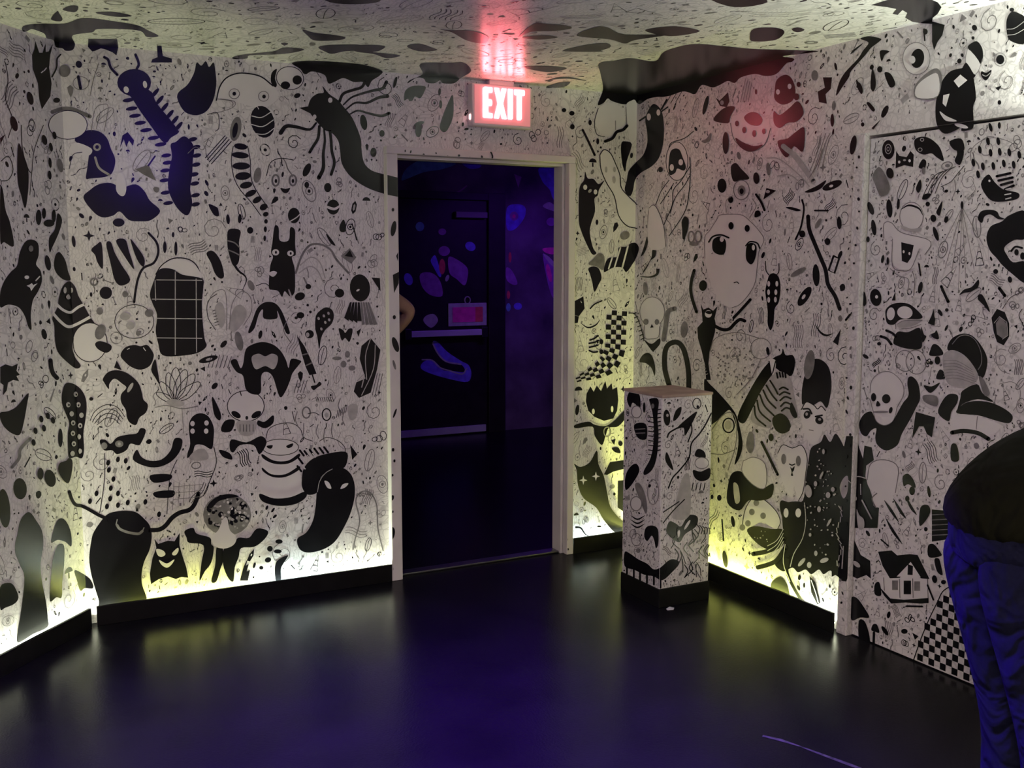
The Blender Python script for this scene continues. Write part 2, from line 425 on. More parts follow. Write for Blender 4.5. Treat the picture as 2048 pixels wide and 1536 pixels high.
def prim_cells(pr, crop):
    """-> convex pixel cells of the primitive, and its outline"""
    x0, y0, sc = CROP[crop]
    T = lambda p: (x0 + p[0] / sc, y0 + p[1] / sc)
    if pr[0] == 'P':
        pts = [T(p) for p in pr[2]]
        if pr[3] and len(pts) > 3: pts = smooth_closed(pts, 4)
        tris = tessellate_polygon([[V3((p[0], p[1], 0)) for p in pts]])
        return [[pts[i] for i in t] for t in tris], pts
    pts = [T(p) for p in pr[2]]
    if pr[5] and len(pts) > 2: pts = smooth_open(pts, 4)
    n = len(pts); w = pr[3] / sc / 2; tp = pr[4]
    Ls, Rs = [], []
    for i in range(n):
        a, b = pts[max(i - 1, 0)], pts[min(i + 1, n - 1)]
        dx, dy = b[0] - a[0], b[1] - a[1]; l = math.hypot(dx, dy) or 1
        t = i / (n - 1)
        ww = w
        if tp == 'end': ww = w * (1 - 0.85 * t)
        elif tp == 'club': ww = w * (0.55 + 0.75 * t)
        elif tp == 'both': ww = w * (0.15 + 0.85 * math.sin(math.pi * t))
        Ls.append((pts[i][0] - dy / l * ww, pts[i][1] + dx / l * ww)); Rs.append((pts[i][0] + dy / l * ww, pts[i][1] - dx / l * ww))
    cells = [[Ls[i], Ls[i + 1], Rs[i + 1], Rs[i]] for i in range(n - 1)]
    if w > 1.2 and tp in (None, 'club'):
        for (cx_, cy_), ww in ((pts[0], w * (0.55 if tp else 1)), (pts[-1], w * (1.3 if tp else 1))):
            cells.append([(cx_ + ww * math.cos(math.pi * k / 5), cy_ + ww * math.sin(math.pi * k / 5)) for k in range(10)])
    return cells, Ls + Rs[::-1]
MATS = ['K', 'W', 'G', 'g']
NFIG = [0]
def fig(crop, name, label, *prims, surf=ROOM, occ=True):
    """each connected group of strokes becomes an object of its own on the surface it is painted on"""
    lay = 0.0010 + 0.00004 * (NFIG[0] % 12)
    NFIG[0] += 1
    data = []
    for i, pr in enumerate(prims):
        cells, outline = prim_cells(pr, crop)
        xs = [p[0] for p in outline]; ys = [p[1] for p in outline]
        bb = (min(xs), max(xs), min(ys), max(ys))
        if occ: OCC.append((*bb, outline))
        data.append((cells, bb, pr[1], i))
    par = list(range(len(data)))
    def find(a):
        while par[a] != a: a = par[a]
        return a
    for a in range(len(data)):
        for b in range(a):
            A, B = data[a][1], data[b][1]
            if A[0] < B[1] and B[0] < A[1] and A[2] < B[3] and B[2] < A[3]: par[find(a)] = find(b)
    groups = {}
    for a in range(len(data)): groups.setdefault(find(a), []).append(data[a])
    order = sorted(groups.values(), key=lambda g: -sum((d[1][1] - d[1][0]) * (d[1][3] - d[1][2]) for d in g))
    for gi, g in enumerate(order):
        for sn in surf:
            S = SURF[sn]; V_, F_, FM = [], [], []
            for cells, bb, cname, i in g:
                off = S['out'] * (lay + 0.0005 * min(i, 5) + 0.00006 * i)
                for c in cells:
                    p = c
                    for hp in S['clip']:
                        p = clip_poly(p, hp)
                        if len(p) < 3: break
                    if len(p) < 3 or abs(area2(p)) < 0.02: continue
                    w3 = [hit(x, y, S['n'], S['c']) + off for x, y in p]
                    nrm = (w3[1] - w3[0]).cross(w3[2] - w3[0])
                    if nrm.dot(S['out']) < 0: w3.reverse()
                    b = len(V_); V_ += w3; F_.append(tuple(range(b, b + len(w3)))); FM.append(MATS.index(cname))
            if not F_: continue
            o = mesh_obj('painted_' + name, V_, F_, [M[k] for k in MATS], SURF[sn]['par'], FM)
            if label and gi == 0: o['label'] = label
# ---------------- left wall and left half of the back wall
fig('S', 'black_cloud', 'black scalloped patch painted across the top left corner',
    P('K', 290,400, 300,330, 500,300, 820,300, 1000,240, 1150,230, 1450,270, 1750,320, 1900,390, 2030,460, 1880,470, 1800,395, 1560,370, 1250,370, 1180,410, 930,450, 960,560, 930,640, 840,650, 800,620, 710,600, 680,510, 600,490, 570,430, 480,390, 400,370, 340,400))
fig('S', 'black_block', 'black block with scalloped foot painted under the ceiling',
    P('K', 1130,495, 1500,500, 1515,600, 1490,710, 1440,670, 1340,630, 1290,620, 1220,650, 1180,660, 1125,600, s=False))
fig('A', 'thorny_stalk', 'dark stalk creature with a thorny crown',
    P('K', 245,420, 262,380, 270,315, 300,405, 325,405, 348,335, 350,400, 372,395, 405,335, 385,420, 375,520, 395,640, 385,740, 320,840, 300,760, 290,640, 250,530, s=False),
    L('W', 8, 335,545, 355,520), L('W', 8, 312,560, 330,545), L('K', 12, 395,590, 430,520, 435,450, 465,420))
fig('A', 'ovals', None, E('K', 230,755, 24,52, 15), E('K', 105,950, 26,60, 15), E('G', 495,545, 45,48), E('K', 605,495, 24,28, 20),
    E('K', 430,770, 26,20), E('K', 335,1075, 20,40, 15), E('K', 412,1040, 15,30, 10), E('K', 385,1130, 14,35, 10), E('G', 455,1270, 22,55, 12), E('K', 378,1250, 12,40, 5), E('K', 375,1345, 14,35, 5),
    L('K', 22, 600,590, 610,640, 618,680), E('K', 1185,550, 12,8), E('G', 790,510, 14,10))
fig('A', 'frown', None, L('G', 30, 400,860, 480,835, 560,840, 620,865, 690,895), E('W', 520,960, 150,110), RING('K', 5, 520,960, 150,110))
fig('A', 'wedges', 'black blades painted at the edge of the left wall',
    P('K', 0,1060, 40,1030, 0,1110, s=False), P('K', 140,1100, 175,1180, 215,1310, 212,1480, 190,1600, 160,1500, 135,1400, 130,1250))
fig('C', 'blade', None, P('K', 0,0, 20,0, 40,150, 75,250, 105,430, 30,400, 0,390))
fig('A', 'caterpillar', 'black caterpillar with two white eyes and stubby legs',
    E('K', 1030,635, 130,105), L('K', 20, 900,575, 850,520, 830,460, 800,440), L('K', 20, 1050,530, 1065,490, 1040,420),
    P('K', 930,680, 1140,690, 1200,790, 1290,900, 1360,990, 1370,1020, 1310,1060, 1280,1095, 1240,1080, 1160,970, 1080,860, 1000,740),
    *[E('K', x, y, 45, 15, 50) for x, y in ((1190,715),(1225,770),(1262,825),(1302,880),(1340,925),(1370,972))],
    *[E('K', x, y, 45, 15, 8) for x, y in ((985,770),(1010,835),(1035,890),(1075,945),(1120,1000),(1178,1060),(1232,1110))],
    E('W', 968,690, 20,26, 15), E('W', 1112,650, 16,28, 10))
fig('A', 'caterpillar_tail', 'broken off rear half of the black caterpillar',
    P('K', 1310,1110, 1350,1090, 1400,1050, 1440,1060, 1490,1130, 1480,1230, 1475,1350, 1460,1450, 1475,1560, 1445,1650, 1390,1630, 1330,1550, 1290,1440, 1300,1300, 1320,1200),
    *[E('K', x, y, 34, 16, 12) for x, y in ((1480,1070),(1505,1130),(1510,1195),(1505,1265),(1490,1340),(1495,1410),(1500,1500),(1500,1570))],
    *[E('K', x, y, 38, 15, 8) for x, y in ((1275,1195),(1285,1250),(1268,1310),(1262,1385),(1270,1480),(1290,1560))])
fig('A', 'kidney', 'black kidney shape with a jagged top',
    P('K', 1510,480, 1545,505, 1580,470, 1605,515, 1640,480, 1655,560, 1660,650, 1640,760, 1590,850, 1510,885, 1420,860, 1365,770, 1370,710, 1440,650, 1490,560))
fig('A', 'bird', 'dark bird with a pale beak and round eye',
    P('K', 575,1080, 600,1030, 680,1000, 760,1010, 820,1060, 850,1140, 885,1230, 860,1330, 800,1360, 700,1370, 660,1370, 670,1290, 680,1210, 690,1140, 620,1110),
    P('W', 575,1095, 700,1140, 690,1190, 620,1190, 530,1170), E('g', 745,1130, 30,30), E('K', 745,1130, 14,15), L('g', 18, 730,1210, 760,1290, 840,1345))
fig('A', 'claw_tooth', None, P('K', 920,1140, 940,1040, 980,1015, 1030,1080, 1020,1120, 990,1080, 970,1130, 950,1070, s=False), P('G', 1040,1300, 1140,1265, 1200,1390, 1100,1340, s=False), L('K', 12, 1140,1270, 1190,1200))
fig('A', 'bat_wing', 'black moustache shaped bat wing',
    P('K', 640,1520, 690,1460, 760,1415, 850,1405, 935,1440, 1040,1415, 1110,1470, 1150,1540, 1230,1620, 1160,1690, 1080,1700, 990,1690, 920,1625, 870,1655, 790,1670, 720,1630),
    P('W', 905,1340, 950,1340, 970,1440, 955,1500, 920,1500, 890,1450))
fig('A', 'leaf_pencils', None, E('G', 1810,990, 42,95, -10), E('K', 1805,1000, 20,60, -10), *[L('K', 7, 1575 + k, 1215 + k, 1730 + k, 1040 + k) for k in (0, 14, 30, 46)])
fig('A', 'upside_mushroom', None, P('K', 1205,350, 1240,350, 1250,430, 1320,450, 1320,480, 1160,480, 1170,455, 1210,440, s=False))
fig('B', 'striped_tail', 'black and white banded tail curling down the wall',
    L('K', 6, 255,890, 240,1000, 260,1130, 310,1230, 390,1320, 470,1430), L('K', 6, 365,890, 385,1000, 390,1130, 430,1230, 525,1370),
    *[E('K', *a) for a in ((312,895,52,24,-8),(308,962,66,24,-5),(315,1045,68,28,0),(328,1122,60,30,5),(352,1192,48,25,12),(388,1255,45,22,25),(437,1305,38,22,32),(487,1360,32,24,30),(503,1415,22,18,20),(505,1470,14,18,0),(500,1530,12,22,0),(495,1600,10,22,0))])
fig('B', 'whale', 'pale round headed creature with two ring eyes',
    P('W', 130,530, 150,440, 200,370, 280,335, 370,335, 470,360, 560,420, 600,520, 480,600, 300,560),
    L('K', 10, 125,540, 150,440, 200,370, 280,335, 370,335, 470,360, 560,430), RING('G', 5, 262,490, 40,38), E('K', 262,490, 14,15), RING('G', 5, 487,510, 40,38), E('K', 490,512, 14,15), L('G', 6, 130,530, 240,548, 250,590))
fig('B', 'striped_egg', 'black egg with thin white stripes', E('K', 480,705, 90,125, 15), L('W', 7, 395,660, 470,672, 545,630), L('W', 7, 392,725, 480,742, 565,690), L('W', 7, 410,795, 500,800, 572,752), L('W', 5, 440,590, 450,610))
fig('B', 'panda_skull', 'small panda like skull', P('K', 590,300, 550,330, 545,400, 575,440, 590,420, 575,370), E('W', 690,370, 105,88, -10), RING('K', 5, 690,370, 105,88, -10), E('K', 655,425, 36,30), E('K', 745,385, 36,36), E('K', 745,505, 26,18, 20))
fig('B', 'tentacled_eel', 'long black eel with white eyes and wavy feelers',
    P('K', 940,430, 990,490, 1060,540, 1110,600, 1160,660, 1200,740, 1235,840, 1240,920, 1260,1020, 1320,1080, 1420,1110, 1495,1130, 1495,1273, 1420,1260, 1280,1210, 1160,1130, 1090,1030, 1075,930, 1060,850, 1010,790, 960,770, 900,710, 860,660, 830,600, 850,530, 900,490, 950,480),
    P('K', 845,585, 760,598, 845,640, s=False),
    L('K', 22, 1070,550, 1100,490, 1180,460, 1240,440, 1270,390), L('K', 20, 1100,575, 1160,520, 1240,490, 1330,465, 1400,450, 1430,400, taper='club'),
    L('K', 20, 1120,610, 1190,560, 1280,560, 1370,520, 1440,510, taper='club'), L('K', 18, 1145,650, 1210,620, 1290,640, 1390,660, 1450,640, taper='club'),
    L('K', 26, 890,715, 840,765, 740,745, 660,740, 618,790, taper='club'), L('K', 22, 915,740, 905,830, 870,890, 840,940), L('K', 24, 950,760, 957,850, 945,950, 945,1060, 910,1135, taper='club'), L('K', 22, 995,770, 1005,850, 1010,930, 1030,1020, 1005,1110),
    E('W', 998,540, 17,20), E('W', 878,668, 14,18))
fig('B', 'drops', None, E('K', 820,1075, 26,55, -25), E('K', 980,1210, 28,36), E('G', 440,1115, 28,60, -10), E('K', 1130,0, 1,1), E('K', 1255,710, 26,60, 10), E('K', 1675,770, 25,55, 0), E('K', 1330,940, 24,36), E('K', 1395,795, 20,26), E('K', 818,1190, 18,24), E('K', 1680,720, 40,16, 20))
fig('B', 'baby_face', 'faint round face with ring eyes and a dark nose', L('K', 6, 510,1120, 540,1020, 620,985, 720,1000), RING('G', 14, 580,1155, 26,42), RING('G', 14, 712,1155, 26,40), E('K', 582,1160, 10,16), E('K', 712,1160, 10,16), P('K', 615,1215, 655,1220, 690,1215, 670,1250, 640,1250))
fig('B', 'striped_balls', 'two black balls with white stripes', E('K', 1022,1360, 48,58), P('W', 975,1350, 1030,1365, 1070,1345, 1070,1362, 1030,1385, 975,1368), E('K', 720,1425, 46,60), L('W', 8, 690,1470, 740,1440, 766,1415))
fig('B', 'black_awning', 'black patch with scalloped lower edge painted under the ceiling',
    P('K', 705,250, 850,235, 1050,245, 1250,265, 1395,310, 1380,350, 1320,390, 1290,440, 1250,400, 1180,400, 1100,370, 1030,400, 985,410, 960,350, 900,325, 850,320, 815,340, 790,330, 770,300))
fig('U', 'dark_flag', 'dark patch painted across the wall and ceiling left of the exit sign',
    P('K', 905,235, 1290,225, 1460,225, 1550,330, 1420,420, 1330,490, 1190,490, 1150,455, 1080,490, 980,480, 940,430, 850,420, 740,490, 765,450, 930,370))
fig('U', 'dark_fan', None, P('K', 690,700, 700,600, 760,540, 850,520, 960,530, 960,580, 900,680, 830,660, 800,710, 760,720, 740,690, 700,710), E('K', 1145,600, 18,48, -5), E('K', 1158,760, 20,55, 0), E('K', 575,480, 20,75, -15), P('G', 800,1060, 830,1010, 890,1000, 930,1040, 900,1088, 820,1080))
fig('B', 'spindle', 'dark spindle beside the exit sign', P('K', 1940,500, 1945,650, 1905,760, 1870,785, 1840,750, 1860,670, 1900,570))
fig('C', 'claws', None, E('K', 295,210, 22,60), E('K', 335,180, 16,42), E('K', 410,200, 16,50), E('K', 372,255, 42,28))
fig('C', 'dark_leaf', None, P('K', 440,180, 475,230, 450,330, 400,440, 380,480, 375,370, 420,300), E('K', 365,560, 22,60, 10), E('K', 565,395, 14,45, 8))
fig('C', 'bell_ghost', 'black bell shaped ghost with white star eyes on the left wall',
    P('K', 240,380, 290,410, 295,500, 275,570, 310,620, 320,700, 290,780, 250,850, 235,960, 240,1070, 215,1050, 190,970, 140,900, 60,880, 0,900, 0,790, 30,700, 80,630, 130,580, 150,480, 190,400),
    E('W', 203,670, 18,14), L('W', 10, 272,695, 300,665), P('W', 200,735, 225,725, 240,715, 250,730, 285,715, 260,740, 235,775, 225,750, s=False), E('G', 232,450, 18,24))
fig('C', 'worm', None, P('K', 415,540, 430,490, 460,480, 500,540, 520,620, 540,690, 490,690, 440,650, 415,600))
fig('C', 'sock_monster', 'black creature with two white wavy stripes in the corner',
    P('K', 480,740, 530,700, 575,740, 600,810, 640,880, 690,970, 730,1040, 640,1035, 590,1080, 560,1150, 555,1220, 580,1290, 620,1350, 580,1370, 500,1310, 440,1240, 420,1150, 415,1040, 400,980, 440,900, 450,830),
    L('W', 20, 425,870, 480,920, 540,940, 600,900, 655,875), L('W', 22, 405,950, 460,1010, 520,1050, 590,1030, 700,970), E('g', 495,770, 12,25), E('g', 550,770, 10,20), P('g', 500,820, 520,800, 535,830, 515,840))
fig('C', 'egg', 'pale egg with a dark blotch', E('W', 690,1170, 132,150), RING('K', 6, 690,1170, 132,150), P('K', 730,1180, 770,1160, 850,1190, 850,1230, 810,1250, 750,1220), E('G', 770,1090, 40,60, -20))
fig('C', 'zebra_stripes', 'black stripes of a striped patch',
    P('K', 700,460, 740,420, 780,410, 790,600, 750,560, 730,500), P('K', 815,415, 850,400, 880,480, 930,570, 1000,690, 930,735, 880,690, 850,570), P('K', 890,390, 960,380, 990,470, 1030,610, 950,500), P('K', 1000,380, 1040,420, 1105,520, 1100,590, 1050,530))
fig('C', 'wavy_tail', None, L('K', 18, 1140,330, 1200,400, 1215,480, 1180,560, 1100,600, 1060,680, 1040,780, 1030,860))
fig('C', 'ball', None, E('K', 812,790, 48,48), RING('G', 14, 722,705, 26,26), E('G', 765,930, 26,28), E('G', 960,800, 22,24), E('K', 910,250, 45,32))
fig('C', 'grid_monster', 'tall black shape with a pale grid and a white cap',
    L('K', 8, 1195,650, 1240,580, 1330,525, 1440,530, 1510,580, 1555,690), P('W', 1230,610, 1270,560, 1350,530, 1440,540, 1510,590, 1548,680, 1420,660, 1330,605),
    P('K', 1215,620, 1260,600, 1330,610, 1400,650, 1550,680, 1560,750, 1550,860, 1555,1000, 1570,1140, 1585,1200, 1520,1250, 1400,1272, 1250,1270, 1215,1180, 1195,1080, 1205,960, 1170,870, 1150,800, 1180,700),
    L('g', 7, 1190,690, 1195,850), L('g', 7, 1345,625, 1345,1265), L('g', 7, 1505,680, 1508,1245), *[L('g', 7, 1200, y, 1552, y + 4) for y in (690, 985, 1135)], L('g', 7, 1165,838, 1550,842))
fig('C', 'sausage', None, P('K', 1585,490, 1620,465, 1660,490, 1700,560, 1720,660, 1690,680, 1650,640, 1620,560), E('K', 1350,450, 12,55, 0), E('K', 1265,440, 14,45, 0), E('K', 1920,310, 24,26))
fig('C', 'striped_drop', 'dark striped drop with a curly tail', P('K', 1755,305, 1845,310, 1835,400, 1840,480, 1830,560, 1790,580, 1755,480, 1745,400), L('G', 10, 1750,390, 1800,405, 1838,440), L('G', 10, 1750,460, 1800,480, 1838,500), L('K', 20, 1800,575, 1830,620, 1880,660, 1890,700, 1858,775, taper='end'), E('K', 1750,225, 14,38, 5), E('K', 1840,220, 14,35, -5))
fig('C', 'eye_slit', None, E('K', 1600,1300, 75,24, 15), E('g', 1605,1300, 26,10, 15), E('G', 1835,1160, 30,75, 12), P('K', 1660,130, 1600,110, 1640,190, 1680,200, 1675,150))
fig('C', 'mouth_face', 'dark gaping mouth with thin white eyes', P('K', 925,1270, 960,1210, 1030,1190, 1080,1200, 1130,1190, 1170,1240, 1180,1280, 1150,1350, 1080,1380, 1010,1360, 960,1320), L('W', 6, 975,1225, 995,1215), L('W', 6, 1100,1210, 1118,1235), RING('K', 5, 1030,1010, 150,130), E('G', 1145,945, 34,30), E('g', 960,970, 40,30), E('g', 1000,1040, 34,30), E('G', 1060,1100, 18,20))
fig('E', 'hair_lady', 'dark flowing hair with a pale leaf earring',
    P('K', 790,220, 830,170, 900,155, 980,180, 1060,250, 1090,330, 1100,380, 1135,420, 1120,480, 1070,520, 1045,575, 1000,560, 975,520, 965,460, 930,400, 930,340, 970,290, 940,260, 880,220, 840,260, 835,300, 800,250),
    E('g', 1000,288, 14,42, -30), P('K', 1160,150, 1190,70, 1208,150, 1225,260, 1190,210), P('K', 895,80, 935,155, 875,135, s=False))
fig('E', 'spiky_ball', 'black spiky tuft at the left wall edge', P('K', 0,130, 40,110, 90,125, 135,105, 125,160, 150,190, 125,200, 145,240, 100,230, 60,250, 50,310, 20,350, 25,270, 0,250, s=False))
fig('E', 'shark_fin', 'black fin shape on the left wall', P('K', 0,480, 60,470, 130,430, 215,330, 205,420, 180,560, 150,650, 90,640, 30,590, 0,530))
fig('E', 'spotted_worm', 'black worm with pale spots in the corner',
    P('K', 475,330, 500,260, 550,255, 610,290, 650,350, 665,430, 655,540, 640,640, 645,760, 630,830, 580,820, 530,830, 520,760, 520,640, 530,560, 500,480, 475,410),
    *[E('g', x, y, 17, 20) for x, y in ((580,340),(520,420),(602,420),(545,490),(625,500),(555,560),(615,580),(553,640),(605,665),(560,720),(612,775),(550,795))], *[E('K', x, y, 7, 8) for x, y in ((580,342),(522,422),(602,424),(555,562),(615,582),(553,642),(560,722))],
    P('K', 520,830, 548,850, 545,930, 520,1020, 480,1000, 440,930, 450,870, 500,850))
fig('E', 'left_marks', 'dark ovals and curved marks on the left wall', E('K', 462,675, 18,72), L('K', 34, 385,80, 390,130, 405,180, 435,215), E('K', 150,1065, 52,82, 5), E('K', 380,985, 42,68, 15), E('K', 305,950, 24,46), E('K', 25,1215, 46,150, 5), L('G', 24, 85,900, 140,830, 150,760, 225,680), E('K', 700,375, 16,14), *[E('K', x, y, 16, 26, 10) for x, y in ((360,505),(310,530),(400,540),(330,600),(265,620),(250,710))])
fig('G', 'dark_tree', 'tall dark green black tree shape on the left wall',
    P('K', 130,420, 150,320, 190,260, 230,250, 275,310, 320,390, 330,500, 310,640, 320,780, 350,930, 365,1060, 362,1130, 250,1185, 135,1250, 135,1150, 160,1000, 185,750, 150,650, 115,560, 115,480))
fig('G', 'tall_mushroom', 'dark mushroom with a tall stem on the left wall',
    P('K', 390,480, 410,380, 440,310, 480,295, 520,340, 545,420, 545,510, 500,475, 440,460), P('K', 430,520, 460,490, 490,510, 490,640, 475,780, 470,900, 430,900, 380,930, 385,780, 400,620))
fig('G', 'dark_blob', None, P('K', 0,820, 70,790, 110,820, 140,900, 110,950, 40,980, 0,990))
fig('G', 'smiling_ghost', 'big black blob ghost with a thin smile and wavy arms',
    P('K', 700,470, 720,400, 780,310, 830,260, 900,240, 980,235, 1050,250, 1110,300, 1150,350, 1165,430, 1150,530, 1110,620, 1090,700, 1090,800, 1125,930, 1000,960, 775,990, 760,930, 730,830, 700,720, 685,600),
    L('K', 26, 830,300, 760,270, 690,230, 630,200, 580,190, 550,150, 530,90), L('K', 34, 1140,385, 1220,380, 1270,350, 1320,290, 1380,250, 1450,230, 1490,190, 1525,105),
    L('G', 20, 898,345, 920,375, 980,400, 1060,412, 1092,392), L('G', 8, 890,345, 900,300), L('G', 8, 1092,392, 1106,362), P('K', 1040,240, 1050,205, 1065,240))
fig('G', 'dark_horn', None, P('K', 570,700, 600,700, 690,760, 715,830, 650,830, 615,850, 590,770))
fig('G', 'cat', 'black cat face with white cheeks and grin',
    P('K', 1185,450, 1215,490, 1290,465, 1340,470, 1380,405, 1378,500, 1400,580, 1430,670, 1445,750, 1390,745, 1350,760, 1290,740, 1220,760, 1160,800, 1150,720, 1170,600, 1200,520, s=False),
    P('W', 1200,530, 1250,540, 1270,570, 1240,590, 1210,575), P('W', 1325,555, 1365,520, 1370,545, 1350,575, 1325,575), P('W', 1222,612, 1280,640, 1338,608, 1315,650, 1280,672, 1240,650))
fig('F', 'dark_tree_roots', 'black tree mass under the bubbly crown', P('K', 265,1160, 330,1135, 360,1180, 460,1210, 470,1260, 490,1290, 470,1400, 420,1470, 380,1540, 395,1400, 410,1270, 300,1250, 280,1210),
    P('K', 510,1285, 555,1285, 562,1380, 540,1450, 510,1545, 470,1545, 500,1420), P('K', 565,1300, 640,1250, 680,1210, 760,1210, 820,1140, 905,1160, 880,1220, 800,1280, 700,1290, 680,1360, 650,1440, 640,1545, 600,1520, 562,1420))
_r = random.Random(4)
def _spk(n, cx, cy, rx, ry, lo, hi, c='K'):
    out = []
    for _ in range(n):
        a, r = _r.uniform(0, 6.28), math.sqrt(_r.random())
        out.append(E(c, cx + rx * r * math.cos(a), cy + ry * r * math.sin(a), _r.uniform(lo, hi), _r.uniform(lo, hi), _r.uniform(0, 90), 8))
    return out
fig('F', 'bubbly_crown', 'round grey tree crown full of bubbles', E('G', 592,1035, 185,160), *_spk(46, 592, 1020, 165, 135, 8, 20), *_spk(46, 592, 1025, 165, 135, 5, 13, 'g'), *_spk(14, 592, 1000, 150, 100, 6, 12, 'W'), P('K', 440,960, 500,900, 600,872, 680,890, 600,905, 520,930, 470,980),
    P('W', 470,1200, 520,1150, 560,1060, 590,1060, 610,1150, 660,1200, 640,1260, 570,1290, 490,1270))
fig('F', 'lightning', None, P('K', 762,1345, 735,1425, 758,1412, 742,1470, 768,1458, 752,1540, 690,1540, 720,1430, s=False), *[E('K', *a) for a in ((990,1240,28,17,0),(920,1295,22,22,0),(980,1315,30,16,0),(905,1380,25,20,20),(853,1440,16,14,0),(1170,1390,1,1,0))])
fig('F', 'skull', 'pale skull with slanted dark eyes', E('W', 735,200, 142,118), RING('K', 6, 735,200, 142,118), E('K', 660,265, 40,22, -32), E('K', 815,265, 42,22, 32), E('K', 742,290, 11,15), P('g', 665,320, 740,310, 815,320, 800,400, 740,430, 680,400), *[L('K', 4, x, 340, x, 395) for x in (690, 715, 740, 765, 790)], L('K', 7, 690,85, 700,120))
fig('F', 'skull_cloak', 'black pieces of a cloak around the skull', P('K', 545,370, 580,310, 650,310, 625,390, 560,400), P('K', 830,310, 880,320, 945,270, 945,330, 885,370, 825,345), P('K', 625,455, 740,478, 850,430, 895,480, 840,570, 795,500, 690,500, 640,555, 612,530), P('K', 530,535, 610,560, 630,610, 560,590), P('K', 475,130, 510,180, 545,270, 530,310, 490,260))
fig('F', 'striped_beast', 'white drum shaped beast with black hoops and sly eyes', P('W', 862,540, 870,480, 950,455, 1060,460, 1130,500, 1140,560, 1160,850, 1080,910, 950,920, 850,880),
    P('K', 862,568, 950,618, 1060,618, 1142,565, 1146,592, 1060,642, 950,642, 868,602), P('K', 862,672, 930,722, 1040,722, 1142,662, 1140,692, 1040,744, 940,744, 868,702), P('K', 845,872, 950,908, 1080,898, 1190,855, 1196,900, 1120,950, 1000,967, 890,945, 845,912), RING('K', 5, 1000,515, 140,62), P('K', 895,505, 940,500, 930,525, 905,522), P('K', 1045,505, 1095,485, 1090,510, 1060,522))
fig('F', 'hedgehog', 'black hedgehog with white spines', P('K', 1165,770, 1180,680, 1240,610, 1340,570, 1500,550, 1515,620, 1480,680, 1390,690, 1310,750, 1285,860, 1210,880, 1170,830), *[L('K', 16, x, y, x + 30, y + 40) for x, y in ((1150,540),(1185,545),(1225,535),(1260,525),(1300,520),(1335,515),(1140,600),(1130,660))], *[L('W', 9, x, y, x + 26, y + 34) for x, y in ((1175,600),(1205,575),(1245,560),(1165,650))], P('K', 1535,495, 1590,570, 1550,612, s=False))
fig('F', 'sly_ghost', 'black leaning ghost with slanted white brows', P('K', 1340,720, 1400,680, 1480,675, 1540,720, 1570,800, 1570,900, 1540,1020, 1490,1130, 1420,1240, 1330,1300, 1220,1325, 1150,1300, 1130,1220, 1200,1170, 1250,1080, 1270,980, 1280,860, 1295,780),
    P('W', 1338,775, 1372,785, 1392,832, 1360,825), P('W', 1462,836, 1480,800, 1522,793, 1500,822), L('g', 5, 1285,860, 1300,780, 1345,715, 1400,682))
fig('F', 'dark_stem', None, P('K', 985,1380, 1060,1345, 1030,1400, 1005,1450, 1005,1540, 965,1540, 960,1430))
fig('F', 'dotted_arch', 'pale arch outline', L('G', 10, 1560,1300, 1575,1220, 1610,1080, 1580,930, 1620,860, 1690,865, 1740,960, 1750,1140, 1790,1310), *_spk(30, 1640, 880, 60, 14, 4, 8, 'G'))
fig('F', 'fluffy_monster', 'faint fluffy monster with ring eyes', RING('G', 11, 1200,250, 30,42), RING('K', 9, 1355,265, 33,45), E('g', 1355,270, 14,20), *[L('G', 7, x, y, x + _r.uniform(-20, 20), y + 60, x + _r.uniform(-10, 10), y + 110) for x, y in ((1180,330),(1290,340),(1340,370),(1400,330),(1130,240),(1460,140),(1490,240))])
fig('E', 'swirl_band', 'thick black swirl and bands', P('K', 1340,680, 1400,690, 1380,780, 1310,860, 1210,900, 1110,890, 1020,840, 1050,765, 1085,820, 1150,850, 1240,840, 1310,770), P('K', 1155,960, 1310,955, 1300,1000, 1180,1018), P('K', 1185,1090, 1332,1078, 1322,1130, 1200,1132))
fig('E', 'four_eyed_ghost', 'black ghost with four white eyes', P('K', 1450,580, 1480,510, 1540,485, 1600,510, 1640,590, 1640,680, 1625,760, 1560,730, 1500,730, 1480,790, 1440,830, 1440,790, 1460,720), *[E('W', x, y, 17, 20) for x, y in ((1478,565),(1585,560),(1478,622),(1582,622))])
fig('E', 'mask', 'dark carnival mask', P('K', 770,690, 810,690, 850,720, 900,670, 980,650, 1050,640, 1080,600, 1120,620, 1080,720, 1050,730, 1000,720, 970,770, 900,800, 860,770, 800,770, 770,720), E('G', 800,735, 24,26), E('G', 915,720, 32,26), E('g', 915,720, 12,12), L('K', 5, 802,790, 800,1000, 765,1250))
fig('E', 'spots', None, P('K', 1625,370, 1660,430, 1690,500, 1680,540, 1650,490), *[E('K', x, y, 15, 22, -10) for x, y in ((905,840),(830,865),(965,850),(835,920),(870,990),(850,1060),(905,1100),(845,1140),(905,1190),(980,1170),(1115,1165),(820,1200),(1220,1260),(740,1100),(690,1160))])
